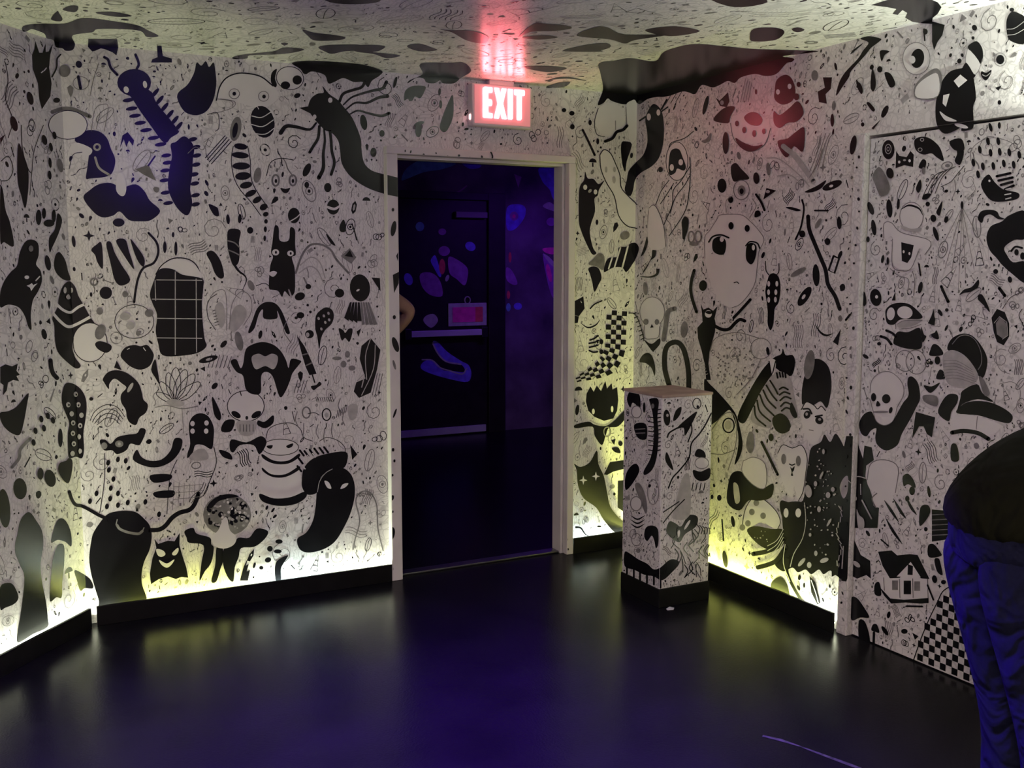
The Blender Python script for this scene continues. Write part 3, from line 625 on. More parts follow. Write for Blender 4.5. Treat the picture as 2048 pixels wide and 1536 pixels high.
# ---------------- right half of the left panel
fig('D', 'rabbit_monster', 'black long eared creature with two round eyes',
    P('K', 555,330, 570,210, 590,195, 605,220, 612,310, 680,310, 690,220, 710,210, 730,240, 730,340, 735,420, 705,440, 725,520, 730,620, 725,710, 690,740, 650,700, 630,745, 600,700, 560,690, 530,680, 530,600, 540,500, 560,440, 545,400),
    E('W', 580,402, 27,24), E('K', 582,402, 8,12), E('W', 693,410, 25,22), E('K', 695,410, 8,11), P('W', 525,565, 560,545, 590,558, 560,590), L('g', 12, 700,745, 680,690))
fig('D', 'helmet', 'dark horned helmet', P('K', 370,1010, 400,930, 440,830, 500,785, 570,790, 620,840, 660,930, 690,1020, 660,1020, 620,920, 592,850, 590,910, 490,910, 482,840, 450,880, 420,980, 385,1020))
fig('D', 'walrus', 'black round bodied creature with raised arms and a bone shaped mouth',
    P('K', 330,1260, 350,1150, 400,1110, 480,1090, 560,1110, 620,1160, 660,1230, 680,1290, 700,1220, 775,1235, 760,1265, 710,1330, 690,1390, 650,1480, 610,1510, 560,1360, 510,1320, 470,1350, 465,1480, 400,1490, 350,1450, 330,1350, 280,1320, 240,1260, 240,1230, 280,1225, 310,1290),
    P('g', 400,1200, 450,1180, 500,1200, 550,1180, 595,1200, 590,1260, 560,1300, 500,1275, 430,1300, 400,1250))
fig('D', 'rattle', 'dark speckled balloon', P('K', 885,920, 900,870, 960,825, 1010,840, 1028,890, 1010,950, 960,1000, 930,1060, 915,1145, 900,1050, 885,990), *[E('g', x, y, 9, 12, 20) for x, y in ((910,910),(950,890),(985,870),(960,940),(930,990),(990,920))])
fig('D', 'ruff_head', 'black oval head above a pleated ruff', E('K', 1228,675, 78,105, 5), E('W', 1212,693, 14,7, 30), *[P('K', 1150 + 20 * k, 785, 1164 + 20 * k, 785, 1130 + 33 * k + 10, 930 + 8 * (k % 3), 1106 + 33 * k, 905 + 8 * k, s=False) for k in range(4)], *[P('G', 1230 + 18 * k, 785, 1243 + 18 * k, 785, 1262 + 33 * k, 955, 1240 + 30 * k, 960, s=False) for k in range(4)])
fig('D', 'butterfly', None, P('K', 1065,985, 1100,1000, 1115,1020, 1140,990, 1170,990, 1165,1040, 1145,1090, 1115,1060, 1090,1080, 1075,1040), E('K', 840,1030, 34,32), E('g', 825,1035, 14,18))
fig('D', 'crystal', 'dark faceted crystal', P('K', 1240,1120, 1310,1060, 1385,1150, 1360,1300, 1310,1480, 1220,1520, 1180,1470, 1200,1400, 1270,1370, 1225,1220, s=False), L('g', 6, 1310,1060, 1270,1200, 1280,1380), L('g', 6, 1345,1110, 1330,1300, 1240,1500), L('g', 8, 1205,1390, 1260,1340, 1240,1440))
fig('D', 'crayon', None, P('K', 745,1040, 800,1120, 830,1180, 870,1270, 895,1335, 840,1345, 810,1280, 780,1180, s=False), L('G', 10, 785,1190, 825,1180), L('G', 10, 815,1270, 858,1250), L('K', 10, 862,1345, 880,1400), P('K', 850,1430, 890,1420, 915,1395, 932,1415, 900,1440, 870,1460))
fig('D', 'beaded_arcs', None, L('G', 16, 735,560, 780,430, 840,350, 920,340, 1000,380, 1050,460, 1140,560), *[L('g', 10, *a) for a in ((770,500, 850,440, 920,480, 960,600), (760,560, 840,510, 900,540, 940,620))], P('K', 965,260, 1000,290, 1040,350, 1000,330), P('K', 1100,150, 1120,200, 1110,245, 1075,240, 1070,200), L('K', 9, 1165,180, 1190,260, 1200,310))
fig('D', 'eye_triangle', None, P('G', 1080,430, 1150,370, 1200,440, 1160,490, s=False), P('K', 1110,430, 1150,385, 1175,440, s=False), P('K', 1315,595, 1380,600, 1385,700, 1350,650, s=False), E('K', 1070,715, 36,34), E('K', 770,885, 30,24), E('K', 830,665, 22,20), E('K', 765,740, 40,30, 20), P('K', 1200,1010, 1235,985, 1215,1050), E('G', 1130,1185, 20,26), E('G', 1100,1260, 22,26), E('G', 1165,1290, 26,20), E('G', 1050,1215, 36,14))
# ---------------- strip of back wall right of the doorway, and the right wall
fig('px', 'black_canopy', 'large dark scalloped patch over the far corner of walls and ceiling',
    P('K', 1198,126, 1230,121, 1262,116, 1310,122, 1330,102, 1385,88, 1440,91, 1500,97, 1560,99, 1637,102, 1600,108, 1565,112, 1588,117, 1584,124, 1573,127, 1553,148, 1531,152, 1510,148, 1482,155, 1470,166, 1456,162, 1440,170, 1425,175, 1404,170, 1391,188, 1378,185, 1365,183, 1342,191, 1326,194, 1315,194, 1296,198, 1281,208, 1274,206, 1263,202, 1256,208, 1242,208, 1223,202, 1215,197, 1207,206, 1195,209, 1206,178, 1201,147))
fig('H', 'white_vase', 'pale rounded vase shape with a black brush stroke', E('W', 480,380, 145,165), P('W', 630,250, 680,200, 730,210, 760,420, 690,620, 640,420), L('K', 6, 365,270, 330,400, 350,520, 430,545), L('G', 6, 530,480, 530,390), L('G', 6, 630,260, 640,440), L('K', 28, 430,590, 500,560, 540,500, 600,480, 640,440))
fig('H', 'black_wedge', None, P('K', 590,600, 635,590, 685,605, 680,660, 640,780, 625,880, 600,820, 585,700), E('K', 685,725, 14,26, -10), E('K', 360,590, 14,30), L('K', 22, 215,480, 260,570, 330,720), E('K', 35,290, 22,20), E('K', 110,320, 26,22), E('K', 285,410, 16,26), E('K', 115,450, 22,26), E('K', 970,860, 22,26))
fig('H', 'corner_eel', 'long black eel with white eyes bending across the far corner',
    P('K', 850,290, 900,230, 960,270, 990,350, 1000,480, 990,620, 950,750, 880,830, 780,890, 720,960, 700,1060, 670,1115, 620,1060, 640,960, 660,870, 720,800, 800,720, 840,600, 835,480, 820,380),
    E('W', 855,355, 20,34), E('W', 948,312, 18,30), L('K', 16, 770,390, 830,350), L('K', 16, 980,280, 1030,190), L('K', 12, 985,300, 1040,260))
fig('H', 'horned_eel', 'black horned eel with three pale eyes beside the doorway',
    P('K', 240,880, 265,945, 320,950, 370,1000, 425,965, 375,1050, 360,1110, 330,1140, 335,1260, 300,1370, 285,1450, 297,1540, 320,1620, 348,1663, 308,1673, 255,1578, 202,1450, 180,1350, 180,1100, 195,1010, 230,960),
    E('W', 240,1030, 19,25), E('W', 338,1075, 17,24), E('g', 285,1065, 20,14, 45))
fig('H', 'pale_tongue', 'long pale tongue shape running into the corner', P('W', 385,720, 430,670, 500,730, 560,860, 580,1030, 680,1150, 740,1230, 740,1420, 640,1390, 560,1290, 520,1120, 440,980, 390,850),
    L('K', 9, 380,720, 420,670, 480,700, 530,800, 575,920, 585,1030, 650,1110, 745,1200), L('K', 9, 380,720, 390,850, 440,980, 520,1120, 560,1300, 640,1400, 745,1425), E('g', 440,860, 12,30), E('g', 520,860, 14,26), E('g', 515,960, 16,34))
fig('H', 'alien_head', 'dark bean head with two white eyes on the right wall', E('W', 1130,770, 110,190), RING('K', 6, 1125,780, 105,185), P('K', 1060,700, 1100,660, 1150,670, 1180,740, 1212,830, 1190,870, 1130,850, 1110,890, 1060,912, 1045,840), E('W', 1078,840, 20,32), E('W', 1165,790, 22,30))
fig('H', 'insect_wings', 'thin veined insect wings', *[L('K', 7, *a) for a in ((1050,960, 970,1070, 920,1200), (1095,990, 1020,1110, 965,1190), (1250,830, 1170,960, 1090,1060, 1080,1200, 1000,1390), (1250,920, 1200,1010, 1110,1130, 1060,1280), (1250,740, 1255,900, 1240,1100, 1200,1270, 1050,1500), (900,1200, 855,1260, 850,1536), (1050,650, 1080,600, 1200,560, 1290,490))],
    P('W', 860,1230, 900,1200, 940,1240, 1000,1400, 1020,1600, 860,1600), L('K', 5, 860,1230, 900,1200, 940,1240, 1000,1400, 1020,1600))
fig('I', 'mandolin', 'black stringed shape bending round the corner', P('K', 395,470, 430,350, 520,330, 530,250, 600,240, 640,210, 690,210, 715,260, 690,340, 660,390, 600,470, 560,430, 480,430), L('W', 13, 438,440, 472,335), L('W', 13, 490,430, 545,250), L('W', 15, 562,425, 612,235))
fig('I', 'dark_curl', None, P('K', 255,440, 300,420, 350,440, 375,520, 350,580, 310,650, 290,560, 270,490), P('G', 255,400, 300,350, 350,300, 400,330, 390,450, 330,420), E('G', 585,140, 45,36, 30), P('K', 790,150, 800,200, 770,290, 735,330, 760,250, 780,180), P('K', 840,270, 870,270, 865,330, 820,370, 790,430, 740,500, 790,410, 830,340), L('K', 30, 890,440, 880,490, 820,515, 730,510, taper='end'))
fig('I', 'gem', 'black diamond gem', P('K', 100,750, 210,690, 222,800, 170,870, 160,930, 70,945, 85,850, s=False), L('g', 6, 185,730, 195,750), L('G', 5, 90,850, 165,870))
fig('I', 'beetle', None, L('K', 14, 185,930, 250,972, 320,950, 362,900, taper='both'), *[L('K', 15, *a) for a in ((270,1085, 310,1070, 342,1045), (262,1115, 310,1105, 345,1090), (265,1150, 310,1140, 340,1130), (262,1180, 300,1195, 335,1190))], L('K', 12, 270,800, 310,760, 375,730), E('K', 370,1100, 18,24), E('K', 370,1190, 18,22))
# chequered snake: squares laid along a bent body
def chequer_snake(crop, path, half, rows, name, label, cols=4):
    pts = smooth_open(path, 10)
    d = [0]
    for i in range(1, len(pts)): d.append(d[-1] + math.hypot(pts[i][0] - pts[i - 1][0], pts[i][1] - pts[i - 1][1]))
    def at(s):
        for i in range(1, len(pts)):
            if d[i] >= s:
                t = (s - d[i - 1]) / (d[i] - d[i - 1]); a, b = pts[i - 1], pts[i]
                l = math.hypot(b[0] - a[0], b[1] - a[1])
                return (a[0] + (b[0] - a[0]) * t, a[1] + (b[1] - a[1]) * t, (b[0] - a[0]) / l, (b[1] - a[1]) / l)
        return (*pts[-1], 0, 1)
    cells = []
    n = rows
    outl = []
    for r in range(n):
        for c_ in range(cols):
            if (r + c_) % 2: continue
            q_ = []
            for (s, k) in ((r, c_), (r, c_ + 1), (r + 1, c_ + 1), (r + 1, c_)):
                x, y, tx, ty = at(d[-1] * s / n)
                hw = half * (1 if s < n * 0.62 else max(0.3, 1 - (s - n * 0.62) / (n * 0.5)))
                o = (k / cols * 2 - 1) * hw
                q_ += [x - ty * o, y + tx * o]
            cells.append(P('K', *q_, s=False))
    fig(crop, name, label, *cells)
chequer_snake('I', [(515,820),(505,950),(500,1100),(485,1200),(420,1310),(300,1380),(140,1440)], 92, 19, 'chequered_snake', 'black and white chequered snake beside the corner')
fig('I', 'small_skull', 'small pale skull on the right wall', E('W', 835,830, 112,135), RING('G', 6, 835,830, 112,135), P('W', 770,930, 900,930, 890,1060, 840,1080, 780,1060), E('G', 780,920, 24,28), E('G', 880,922, 20,26), P('K', 820,975, 835,940, 852,970), L('G', 6, 770,950, 765,1060, 830,1075, 895,1055, 905,960), L('K', 8, 620,840, 680,850, 720,920, 750,1020, 765,1095), *[L('K', 9, x, y, x + 36, y - 14) for x, y in ((660,850),(675,885),(690,925),(705,965),(715,1005),(725,1045),(735,1080))])
fig('I', 'bow_and_dome', None, P('K', 765,1085, 830,1120, 900,1070, 905,1120, 855,1180, 840,1190, 800,1140), P('K', 720,1280, 750,1220, 800,1200, 840,1240, 862,1330, 857,1410, 830,1340, 780,1295), E('G', 1125,990, 32,75, -5), E('G', 775,620, 20,60, 5), L('G', 40, 1040,800, 980,830, 960,950, 940,1080))
fig('I', 'black_arch', 'thick black arch on the right wall above the pedestal', L('K', 46, 990,1500, 950,1350, 950,1200, 985,1125, 1060,1105, 1115,1160, 1150,1280, 1165,1400, 1165,1520))
fig('L', 'imp', 'black one eyed imp with long wavy arms',
    P('K', 265,885, 285,935, 330,918, 370,945, 408,905, 382,1010, 392,1060, 385,1130, 365,1200, 340,1290, 330,1400, 350,1536, 310,1536, 298,1400, 270,1280, 240,1180, 235,1090, 280,1040, 275,970, s=False),
    E('W', 330,972, 30,32), P('K', 305,955, 335,945, 365,960, 345,975, 320,970), L('K', 28, 385,1075, 450,1105, 510,1100, 560,1050, 600,1020, 642,1032), L('K', 24, 548,1005, 600,950, 650,895, 690,850), L('K', 26, 212,600, 190,680, 182,770, 200,860, 232,955), *[L('g', 5, x, y, x + 38, y - 16) for x, y in ((262,1400),(268,1425),(275,1450),(283,1475),(292,1498))])
fig('J', 'imp_tail', 'big black curved tail behind the pedestal', P('K', 925,60, 960,90, 1020,150, 1090,230, 1130,290, 1155,380, 1170,480, 1150,560, 1118,605, 1140,500, 1140,400, 1110,300, 1085,255, 1040,290, 1000,330, 950,345, 930,200))
fig('L', 'big_eyed_face', 'pale girlish face with large glossy black eyes',
    P('W', 300,320, 340,262, 400,170, 425,130, 520,122, 620,130, 690,185, 760,260, 805,340, 762,440, 748,560, 730,700, 680,800, 600,890, 530,920, 450,880, 380,780, 330,640, 300,500),
    L('G', 6, 300,500, 300,320, 340,262, 400,170, 425,130, 520,122, 620,130, 690,185, 760,260, 805,340, 762,440, 748,560, 730,700, 680,800, 600,890, 530,920), 
    P('K', 375,335, 430,310, 475,340, 482,400, 465,460, 420,466, 375,440, 363,390), L('K', 14, 335,358, 370,312, 440,298, 505,322), E('W', 447,336, 17,22), L('K', 5, 360,460, 372,450), L('K', 5, 465,470, 455,455),
    P('K', 660,395, 700,365, 742,390, 742,460, 720,530, 690,548, 655,500), L('K', 12, 653,390, 690,355, 750,368, 772,412), E('W', 718,406, 13,24), E('K', 527,220, 22,32), E('K', 665,242, 22,30), L('K', 7, 550,706, 580,700, 594,716))
fig('L', 'beetle_stick', 'black beetle on a stick with white spots', P('K', 830,700, 850,640, 890,625, 930,660, 945,750, 930,870, 895,930, 885,1050, 860,1112, 835,1060, 835,960, 825,860, 815,780), *[E('W', x, y, 12, 24) for x, y in ((845,715),(915,715),(845,787),(908,787),(848,852),(905,850))], L('K', 8, 820,520, 825,600, 850,640), L('K', 8, 935,540, 935,610, 915,640))
fig('L', 'rings', None, E('K', 1150,822, 38,95, -33), E('W', 1143,826, 12,24, -33), E('K', 1250,642, 30,95, 3), E('K', 285,730, 34,46, -5), RING('G', 13, 185,315, 26,46), RING('G', 13, 245,312, 28,46), E('G', 210,375, 40,18), P('K', 105,180, 130,155, 155,220, 140,290, 125,350, 110,260), E('K', 800,470, 13,28, -20), E('G', 1100,615, 75,22, 30), E('K', 1135,290, 26,30), E('K', 1350,355, 24,30), E('K', 1450,195, 20,55, 3), E('G', 1270,200, 16,50, -30))
fig('L', 'wavy_stalk', 'long wavy black stalk on the right wall', L('K', 34, 1180,140, 1190,250, 1240,380, 1290,500, 1330,600, 1350,720, 1410,820, 1450,930))
fig('L', 'frame_box', None, L('K', 18, 1398,478, 1445,500, 1405,625, 1355,600, 1398,478, s=False), L('K', 16, 1130,0, 1145,80, 1120,230, 1075,335), P('K', 990,65, 1040,60, 1120,85, 1080,95), L('K', 14, 1240,90, 1350,90), L('K', 18, 1245,1065, 1290,1130, 1340,1155, 1395,1140, taper='both'), P('K', 1465,1100, 1440,1240, 1395,1210, s=False))
fig('K', 'banded_planet', 'dark banded creature lit red on the right wall', P('K', 960,310, 975,230, 1040,190, 1090,220, 1120,310, 1095,390, 1020,420, 960,380), E('W', 985,322, 15,20), E('W', 1075,280, 15,20),
    P('K', 955,470, 1000,500, 1080,440, 1130,395, 1165,420, 1182,490, 1130,550, 1060,560, 1000,600, 955,560), P('K', 985,700, 1060,680, 1130,625, 1190,600, 1180,780, 1110,740, 1060,825, 1010,780), E('K', 1130,360, 22,26))
fig('K', 'saucer', 'spotted saucer creature with a dark grin', E('W', 770,600, 165,120, -10), L('G', 6, 620,560, 650,690, 760,780, 880,730, 930,600), P('K', 725,520, 770,480, 830,485, 868,535, 840,580, 770,572), P('K', 660,675, 720,710, 800,738, 870,728, 820,768, 760,780, 690,740), E('K', 672,565, 15,22), E('K', 728,615, 15,24), E('K', 805,642, 15,26), E('K', 880,625, 14,22))
fig('K', 'winged_cat', None, P('K', 505,365, 535,390, 600,325, 612,395, 590,440, 540,430, s=False), E('g', 555,405, 14,18), P('K', 490,540, 540,470, 600,435, 655,440, 620,510, 600,562), E('K', 430,425, 16,75, -14), E('K', 585,715, 24,85, 0), P('G', 400,700, 440,680, 470,635, 465,690, 430,715))
fig('K', 'boot_and_eye', None, P('K', 622,900, 660,868, 700,910, 765,985, 700,1000, 640,1005), E('K', 555,1042, 35,55), RING('G', 6, 705,1075, 60,75), E('G', 707,1080, 30,40), E('K', 708,1085, 16,22), E('K', 822,985, 24,45, 5), E('K', 625,1150, 20,26), P('K', 875,1150, 900,1060, 975,1080, s=False), E('g', 910,1088, 16,12), L('K', 18, 820,1110, 860,1170, 885,1230), P('K', 810,1285, 815,1240, 845,1235, 855,1270), E('G', 915,915, 16,50, 5))
fig('K', 'leaves', None, P('K', 1190,1090, 1280,1045, 1355,1000, 1320,1060, 1250,1092), E('K', 1402,1040, 80,30, 22), E('W', 1395,1045, 16,10, 20), *[L('g', 9, *a) for a in ((900,830, 1000,840, 1150,960, 1230,1050), (980,970, 1080,960, 1180,1040))], L('g', 40, 1030,740, 1130,830, 1260,1010), L('G', 7, 1230,980, 1290,880, 1330,760))
fig('W', 'long_blade', 'long thin black blade near the top of the right wall', P('K', 1415,240, 1520,208, 1680,240, 1640,290, 1550,360, 1470,460, 1300,650, 1270,730, 1190,850, 1105,970, 1140,810, 1220,670, 1380,500, 1450,390, 1520,290), P('K', 1290,440, 1330,380, 1450,295, 1400,350), P('K', 1670,395, 1790,400, 1730,450, 1690,530), E('K', 1668,632, 34,40), P('K', 1575,620, 1620,800, 1590,915, 1550,850), P('K', 1730,680, 1810,690, 1870,820, 1800,860), P('K', 1370,760, 1450,890, 1435,950, 1385,870))
fig('K', 'bolt', None, P('K', 1330,210, 1400,210, 1390,300, 1350,340, 1360,412, 1300,400, 1290,320, 1345,290, s=False), E('G', 1268,195, 26,40), E('K', 1145,265, 16,20), E('K', 1565,730, 24,75, -10), E('K', 1405,540, 14,50), E('K', 1620,290, 16,45, 20), P('K', 300,1300, 260,1290, 255,1450, 290,1400))
fig('M', 'zebra', 'zebra head with a black mane', P('K', 200,405, 260,275, 330,160, 390,95, 430,75, 440,45, 455,80, 492,80, 505,120, 485,190, 430,170, 400,150, 380,190, 330,270, 280,360, 235,440),
    P('g', 400,170, 440,170, 480,200, 500,290, 520,400, 470,420, 400,400, 380,460, 330,460, 270,420, 300,320, 350,230),
    *[L('K', 9, *a) for a in ((290,350, 300,410, 350,455), (305,320, 320,380, 375,430), (320,290, 345,350, 395,400), (338,265, 365,320, 405,360), (355,240, 385,290, 410,320), (375,215, 400,255, 415,285), (410,175, 415,200), (425,172, 430,195), (440,172, 444,195), (455,176, 458,198), (425,260, 445,250, 470,262), (425,290, 450,275, 480,285), (428,320, 455,300, 485,310), (432,350, 455,330, 485,340), (436,375, 460,358, 488,368))],
    P('K', 388,415, 430,388, 470,415, 485,470, 440,495, 400,470), P('K', 490,330, 520,400, 500,410, 480,370), E('W', 490,475, 10,26, -15), P('W', 368,110, 380,100, 405,110, 400,170, 385,180), L('K', 6, 370,110, 385,180, 405,110), P('K', 512,115, 470,190, 490,120))
fig('M', 'tall_hair_face', 'pale heart shaped face under tall black hair', P('K', 540,335, 545,230, 580,120, 630,100, 680,140, 697,220, 690,300, 672,360, 640,325, 600,345, 560,335), E('G', 580,130, 27,78, -8),
    P('W', 538,370, 565,328, 605,345, 640,350, 668,375, 660,450, 630,530, 600,556, 560,510, 540,430), L('K', 5, 538,370, 565,328, 605,345, 625,365, 645,350, 668,375), E('K', 570,395, 18,22, -20), E('g', 568,392, 7,9), E('K', 635,425, 22,20, -30), E('g', 637,420, 8,7), L('K', 9, 550,365, 580,365, 595,390), L('K', 9, 615,405, 650,398), L('G', 5, 580,475, 605,480))
fig('M', 'night_field', 'black starry field with a scalloped foot low on the right wall',
    P('K', 590,570, 640,540, 660,500, 690,540, 720,495, 760,560, 790,640, 790,1235, 715,1240, 690,1220, 655,1240, 630,1215, 590,1240, 560,1215, 520,1230, 490,1205, 440,1225, 395,1180, 440,1110, 450,1000, 425,900, 430,850, 480,860, 545,850, 560,740, 575,640),
    *_spk(60, 640, 860, 85, 300, 2, 6, 'g'), *[E('g', *a) for a in ((660,590,7,14,0),(580,800,18,34,10),(618,760,9,14,0),(637,895,10,16,0),(690,965,6,24,-30),(710,790,10,12,0),(620,1128,9,14,0),(545,1175,10,28,-40),(585,1190,12,16,0),(665,1165,24,12,20),(650,715,6,22,-25),(685,820,12,16,0),(590,1030,7,10,0))])
fig('M', 'tooth', 'pale tooth with a face and a tie', P('W', 412,600, 440,555, 490,572, 540,558, 568,620, 562,700, 547,800, 522,852, 500,775, 487,842, 450,780, 420,690), L('K', 4, 412,600, 440,555, 490,572, 540,558, 568,620, 562,700, 547,800, 522,852), E('G', 445,630, 13,28), E('G', 523,640, 13,28), P('K', 480,670, 490,680, 503,668, 500,690, 492,700, 496,718, 484,716, 488,698), L('K', 6, 475,655, 490,662, 508,655))
fig('M', 'octopus', 'black octopus with two pale eyes and thin tentacles', P('K', 435,880, 470,858, 540,858, 562,900, 552,1000, 530,1080, 510,1150, 480,1160, 450,1100, 440,1000), E('W', 457,915, 13,25), E('W', 522,915, 15,24), L('g', 4, 555,860, 562,960, 545,1050, 500,1130, 480,1200), L('K', 24, 445,1050, 420,1090, 350,1120, 285,1132), L('K', 24, 455,1100, 410,1165, 360,1190, 310,1203), L('K', 16, 470,1150, 465,1230, 510,1330, 562,1410), *[L('g', 4, 445, 1000 + k * 22, 410, 1060 + k * 22, 360, 1090 + k * 26) for k in range(4)], L('g', 4, 455,1080, 445,1180, 480,1280))
fig('M', 'palette', 'pale paint palette with dark dabs', P('W', 222,1005, 240,900, 280,838, 330,838, 400,900, 427,960, 412,1002, 370,985, 330,960, 280,985), L('K', 4, 222,1005, 240,900, 280,838, 330,838, 400,900, 427,960, 412,1002), *[E('G', x, y, 15, 17) for x, y in ((300,862),(277,910),(337,930),(257,970),(228,992))])
fig('M', 'dark_lumps', None, P('K', 250,1012, 290,985, 380,1000, 440,1005, 432,1080, 380,1112, 310,1082), *_spk(8, 340, 1040, 60, 30, 2, 5, 'g'), P('K', 148,860, 155,750, 180,700, 230,700, 290,770, 340,782, 392,760, 382,830, 320,850, 260,850, 212,902), P('g', 180,760, 205,770, 215,850, 190,860), P('W', 232,640, 290,620, 350,660, 350,780, 290,770, 228,700), L('G', 4, 232,640, 290,620, 350,660, 350,780, 290,770, 228,700, 232,640), L('K', 14, 330,540, 415,712), P('G', 248,560, 262,490, 285,495, 290,560, 270,600), E('K', 380,515, 14,20))
fig('M', 'toad', 'pale toad with a ring eye', RING('K', 7, 152,452, 30,38), E('g', 150,450, 18,24), L('G', 5, 60,480, 120,400, 170,385, 195,440, 190,560, 150,690), L('G', 5, 60,600, 120,605, 190,580), E('K', 105,835, 12,16), E('K', 67,830, 8,12))
fig('M', 'low_marks', 'dark dome and crystals low on the right wall', P('K', 375,1300, 390,1270, 430,1255, 465,1300, 475,1380, 430,1365, 385,1345), P('K', 582,1250, 612,1282, 640,1390, 622,1402, 590,1335, s=False), L('W', 4, 590,1270, 615,1340, 628,1390), E('K', 135,1160, 13,46, 8), E('K', 525,1312, 7,16, 25), E('K', 555,1298, 6,14), E('K', 178,960, 10,30, 10), L('K', 8, 120,950, 128,1060))
fig('J', 'spiky_imp', 'black spiky haired imp with spread arms', P('K', 170,150, 195,105, 215,140, 235,100, 262,135, 290,70, 300,120, 330,85, 335,125, 365,110, 372,190, 365,260, 340,310, 280,325, 220,300, 180,260, 165,200, s=False), E('W', 212,265, 9,18), E('W', 332,250, 8,20), L('g', 6, 190,320, 250,350, 300,350, 360,295),
    P('K', 95,350, 180,330, 220,350, 290,358, 350,320, 420,250, 420,300, 370,360, 310,370, 290,420, 265,480, 220,420, 205,362, 100,372), RING('G', 7, 300,395, 22,30), E('K', 108,255, 12,34, -8))
fig('J', 'star_eyed_ghost', 'dark cat eared ghost with white star eyes', P('K', 90,600, 130,620, 190,590, 235,515, 245,600, 280,680, 300,780, 320,870, 370,940, 420,990, 420,1060, 350,1040, 280,960, 230,880, 150,820, 115,740, 105,640),
    *[P('W', x, y - 30, x + 6, y - 7, x + 26, y, x + 6, y + 7, x, y + 30, x - 6, y + 7, x - 26, y, x - 6, y - 7, s=False) for x, y in ((148,705), (228,680))])
fig('J', 'bat_scrap', None, P('K', 280,668, 320,590, 420,575, 420,630, 340,650, 300,672, s=False), P('K', 370,710, 412,705, 412,910, 368,880, s=False), P('K', 325,450, 355,440, 345,480), P('K', 330,500, 370,495, 385,530, 350,525), E('K', 385,470, 14,16), E('G', 332,745, 18,14, 20), E('K', 345,793, 8,10), L('K', 14, 95,1005, 130,1010, 160,1050, 200,1070, 245,1080, taper='end'), E('K', 248,1000, 14,6))
# ---------------- painted door and the wall above it
fig('O', 'spiral', None, E('K', 312,240, 50,78), RING('g', 6, 312,235, 24,38), RING('g', 5, 312,235, 10,16))
fig('O', 'square_cat', None, P('K', 370,390, 375,250, 400,290, 460,300, 490,250, 517,280, 512,380, 440,365, s=False), E('W', 400,340, 10,12), E('W', 485,330, 10,12), E('g', 445,325, 12,8))
fig('O', 'hook_eel', 'black hooked eel near the top of the painted door', P('K', 525,220, 525,160, 580,135, 650,150, 720,210, 750,280, 757,332, 700,300, 660,270, 600,280, 550,260), RING('g', 5, 585,160, 14,12), RING('g', 5, 570,240, 16,14), P('K', 810,190, 860,160, 900,190, 925,260, 902,350, 880,362, 850,330, 870,270, 850,200), L('K', 7, 610,140, 622,105), P('K', 560,380, 590,320, 620,330, 615,380, 590,395), E('G', 600,410, 14,30), RING('G', 8, 790,370, 44,30, 15), E('G', 795,370, 20,14))
fig('O', 'dotted_globe', 'round globe with neat black dashes', L('G', 5, 975,330, 990,230, 1080,160, 1180,145, 1300,180, 1380,250), *[E('K', x, y, 15, 32, 8) for x, y in ((1052,240),(1140,265),(1215,258),(1293,262),(1375,282),(1003,345),(1080,375),(1165,372),(1250,352),(1330,362),(1122,172),(1205,172),(1042,440))])
fig('O', 'porcupine', 'black porcupine with striped spines', P('K', 1060,520, 1120,440, 1170,500, 1240,560, 1362,590, 1350,640, 1200,662, 1120,632), E('W', 1130,492, 9,10), *[L('K', 20, *a) for a in ((1190,455, 1300,430), (1205,490, 1318,465), (1225,525, 1320,500), (1260,560, 1330,530))], *[L('W', 9, *a) for a in ((1262,562, 1310,552), (1255,605, 1310,595), (1262,640, 1310,628))])
fig('O', 'beak', None, P('K', 1035,800, 1060,740, 1130,725, 1190,740, 1212,780, 1255,800, 1200,802, 1140,765, 1090,780, 1070,832))
fig('O', 'curly_hair', 'mass of curly black hair with a pale eye', P('K', 1420,740, 1290,770, 1230,820, 1140,860, 1105,950, 1130,1050, 1190,1120, 1230,1170, 1320,1250, 1420,1315, 1420,1150, 1320,1150, 1270,1090, 1250,1030, 1330,970, 1420,950), L('K', 16, 1305,1060, 1340,1025, 1395,1035), E('K', 1350,1070, 18,26), E('K', 1400,1100, 20,30))
fig('O', 'astronaut', 'outlined astronaut with a dark chest window', E('W', 500,780, 95,115), RING('G', 6, 500,780, 95,115), L('K', 16, 418,722, 480,690, 560,715, 592,770, taper='both'), P('g', 415,850, 500,880, 580,870, 560,905, 440,890), P('W', 280,830, 340,830, 420,910, 620,960, 660,1000, 620,1080, 560,1040, 520,1200, 360,1180, 350,950, 290,960),
    L('G', 6, 280,960, 280,840, 340,830, 420,910, 620,960, 660,1010, 610,1090), P('K', 420,988, 522,1012, 502,1110, 470,1157, 425,1140, s=False), E('W', 440,1065, 8,12), E('W', 487,1080, 8,12), L('G', 6, 350,960, 350,1180, 430,1220, 500,1200, 560,1060), L('G', 6, 330,1200, 400,1260, 480,1290, 470,1400), L('G', 6, 510,1220, 530,1300, 520,1420))
fig('O', 'tent', 'pleated tent drawn in fine lines', *[L('G', 4, 912,700, x, y, s=False) for x, y in ((700,1110),(770,1200),(820,1260),(880,1380),(940,1280),(1010,1210),(1080,1010))], E('K', 912,688, 12,32), P('K', 890,1415, 930,1370, 990,1350, 1045,1290, 1042,1350, 980,1388, 930,1398))
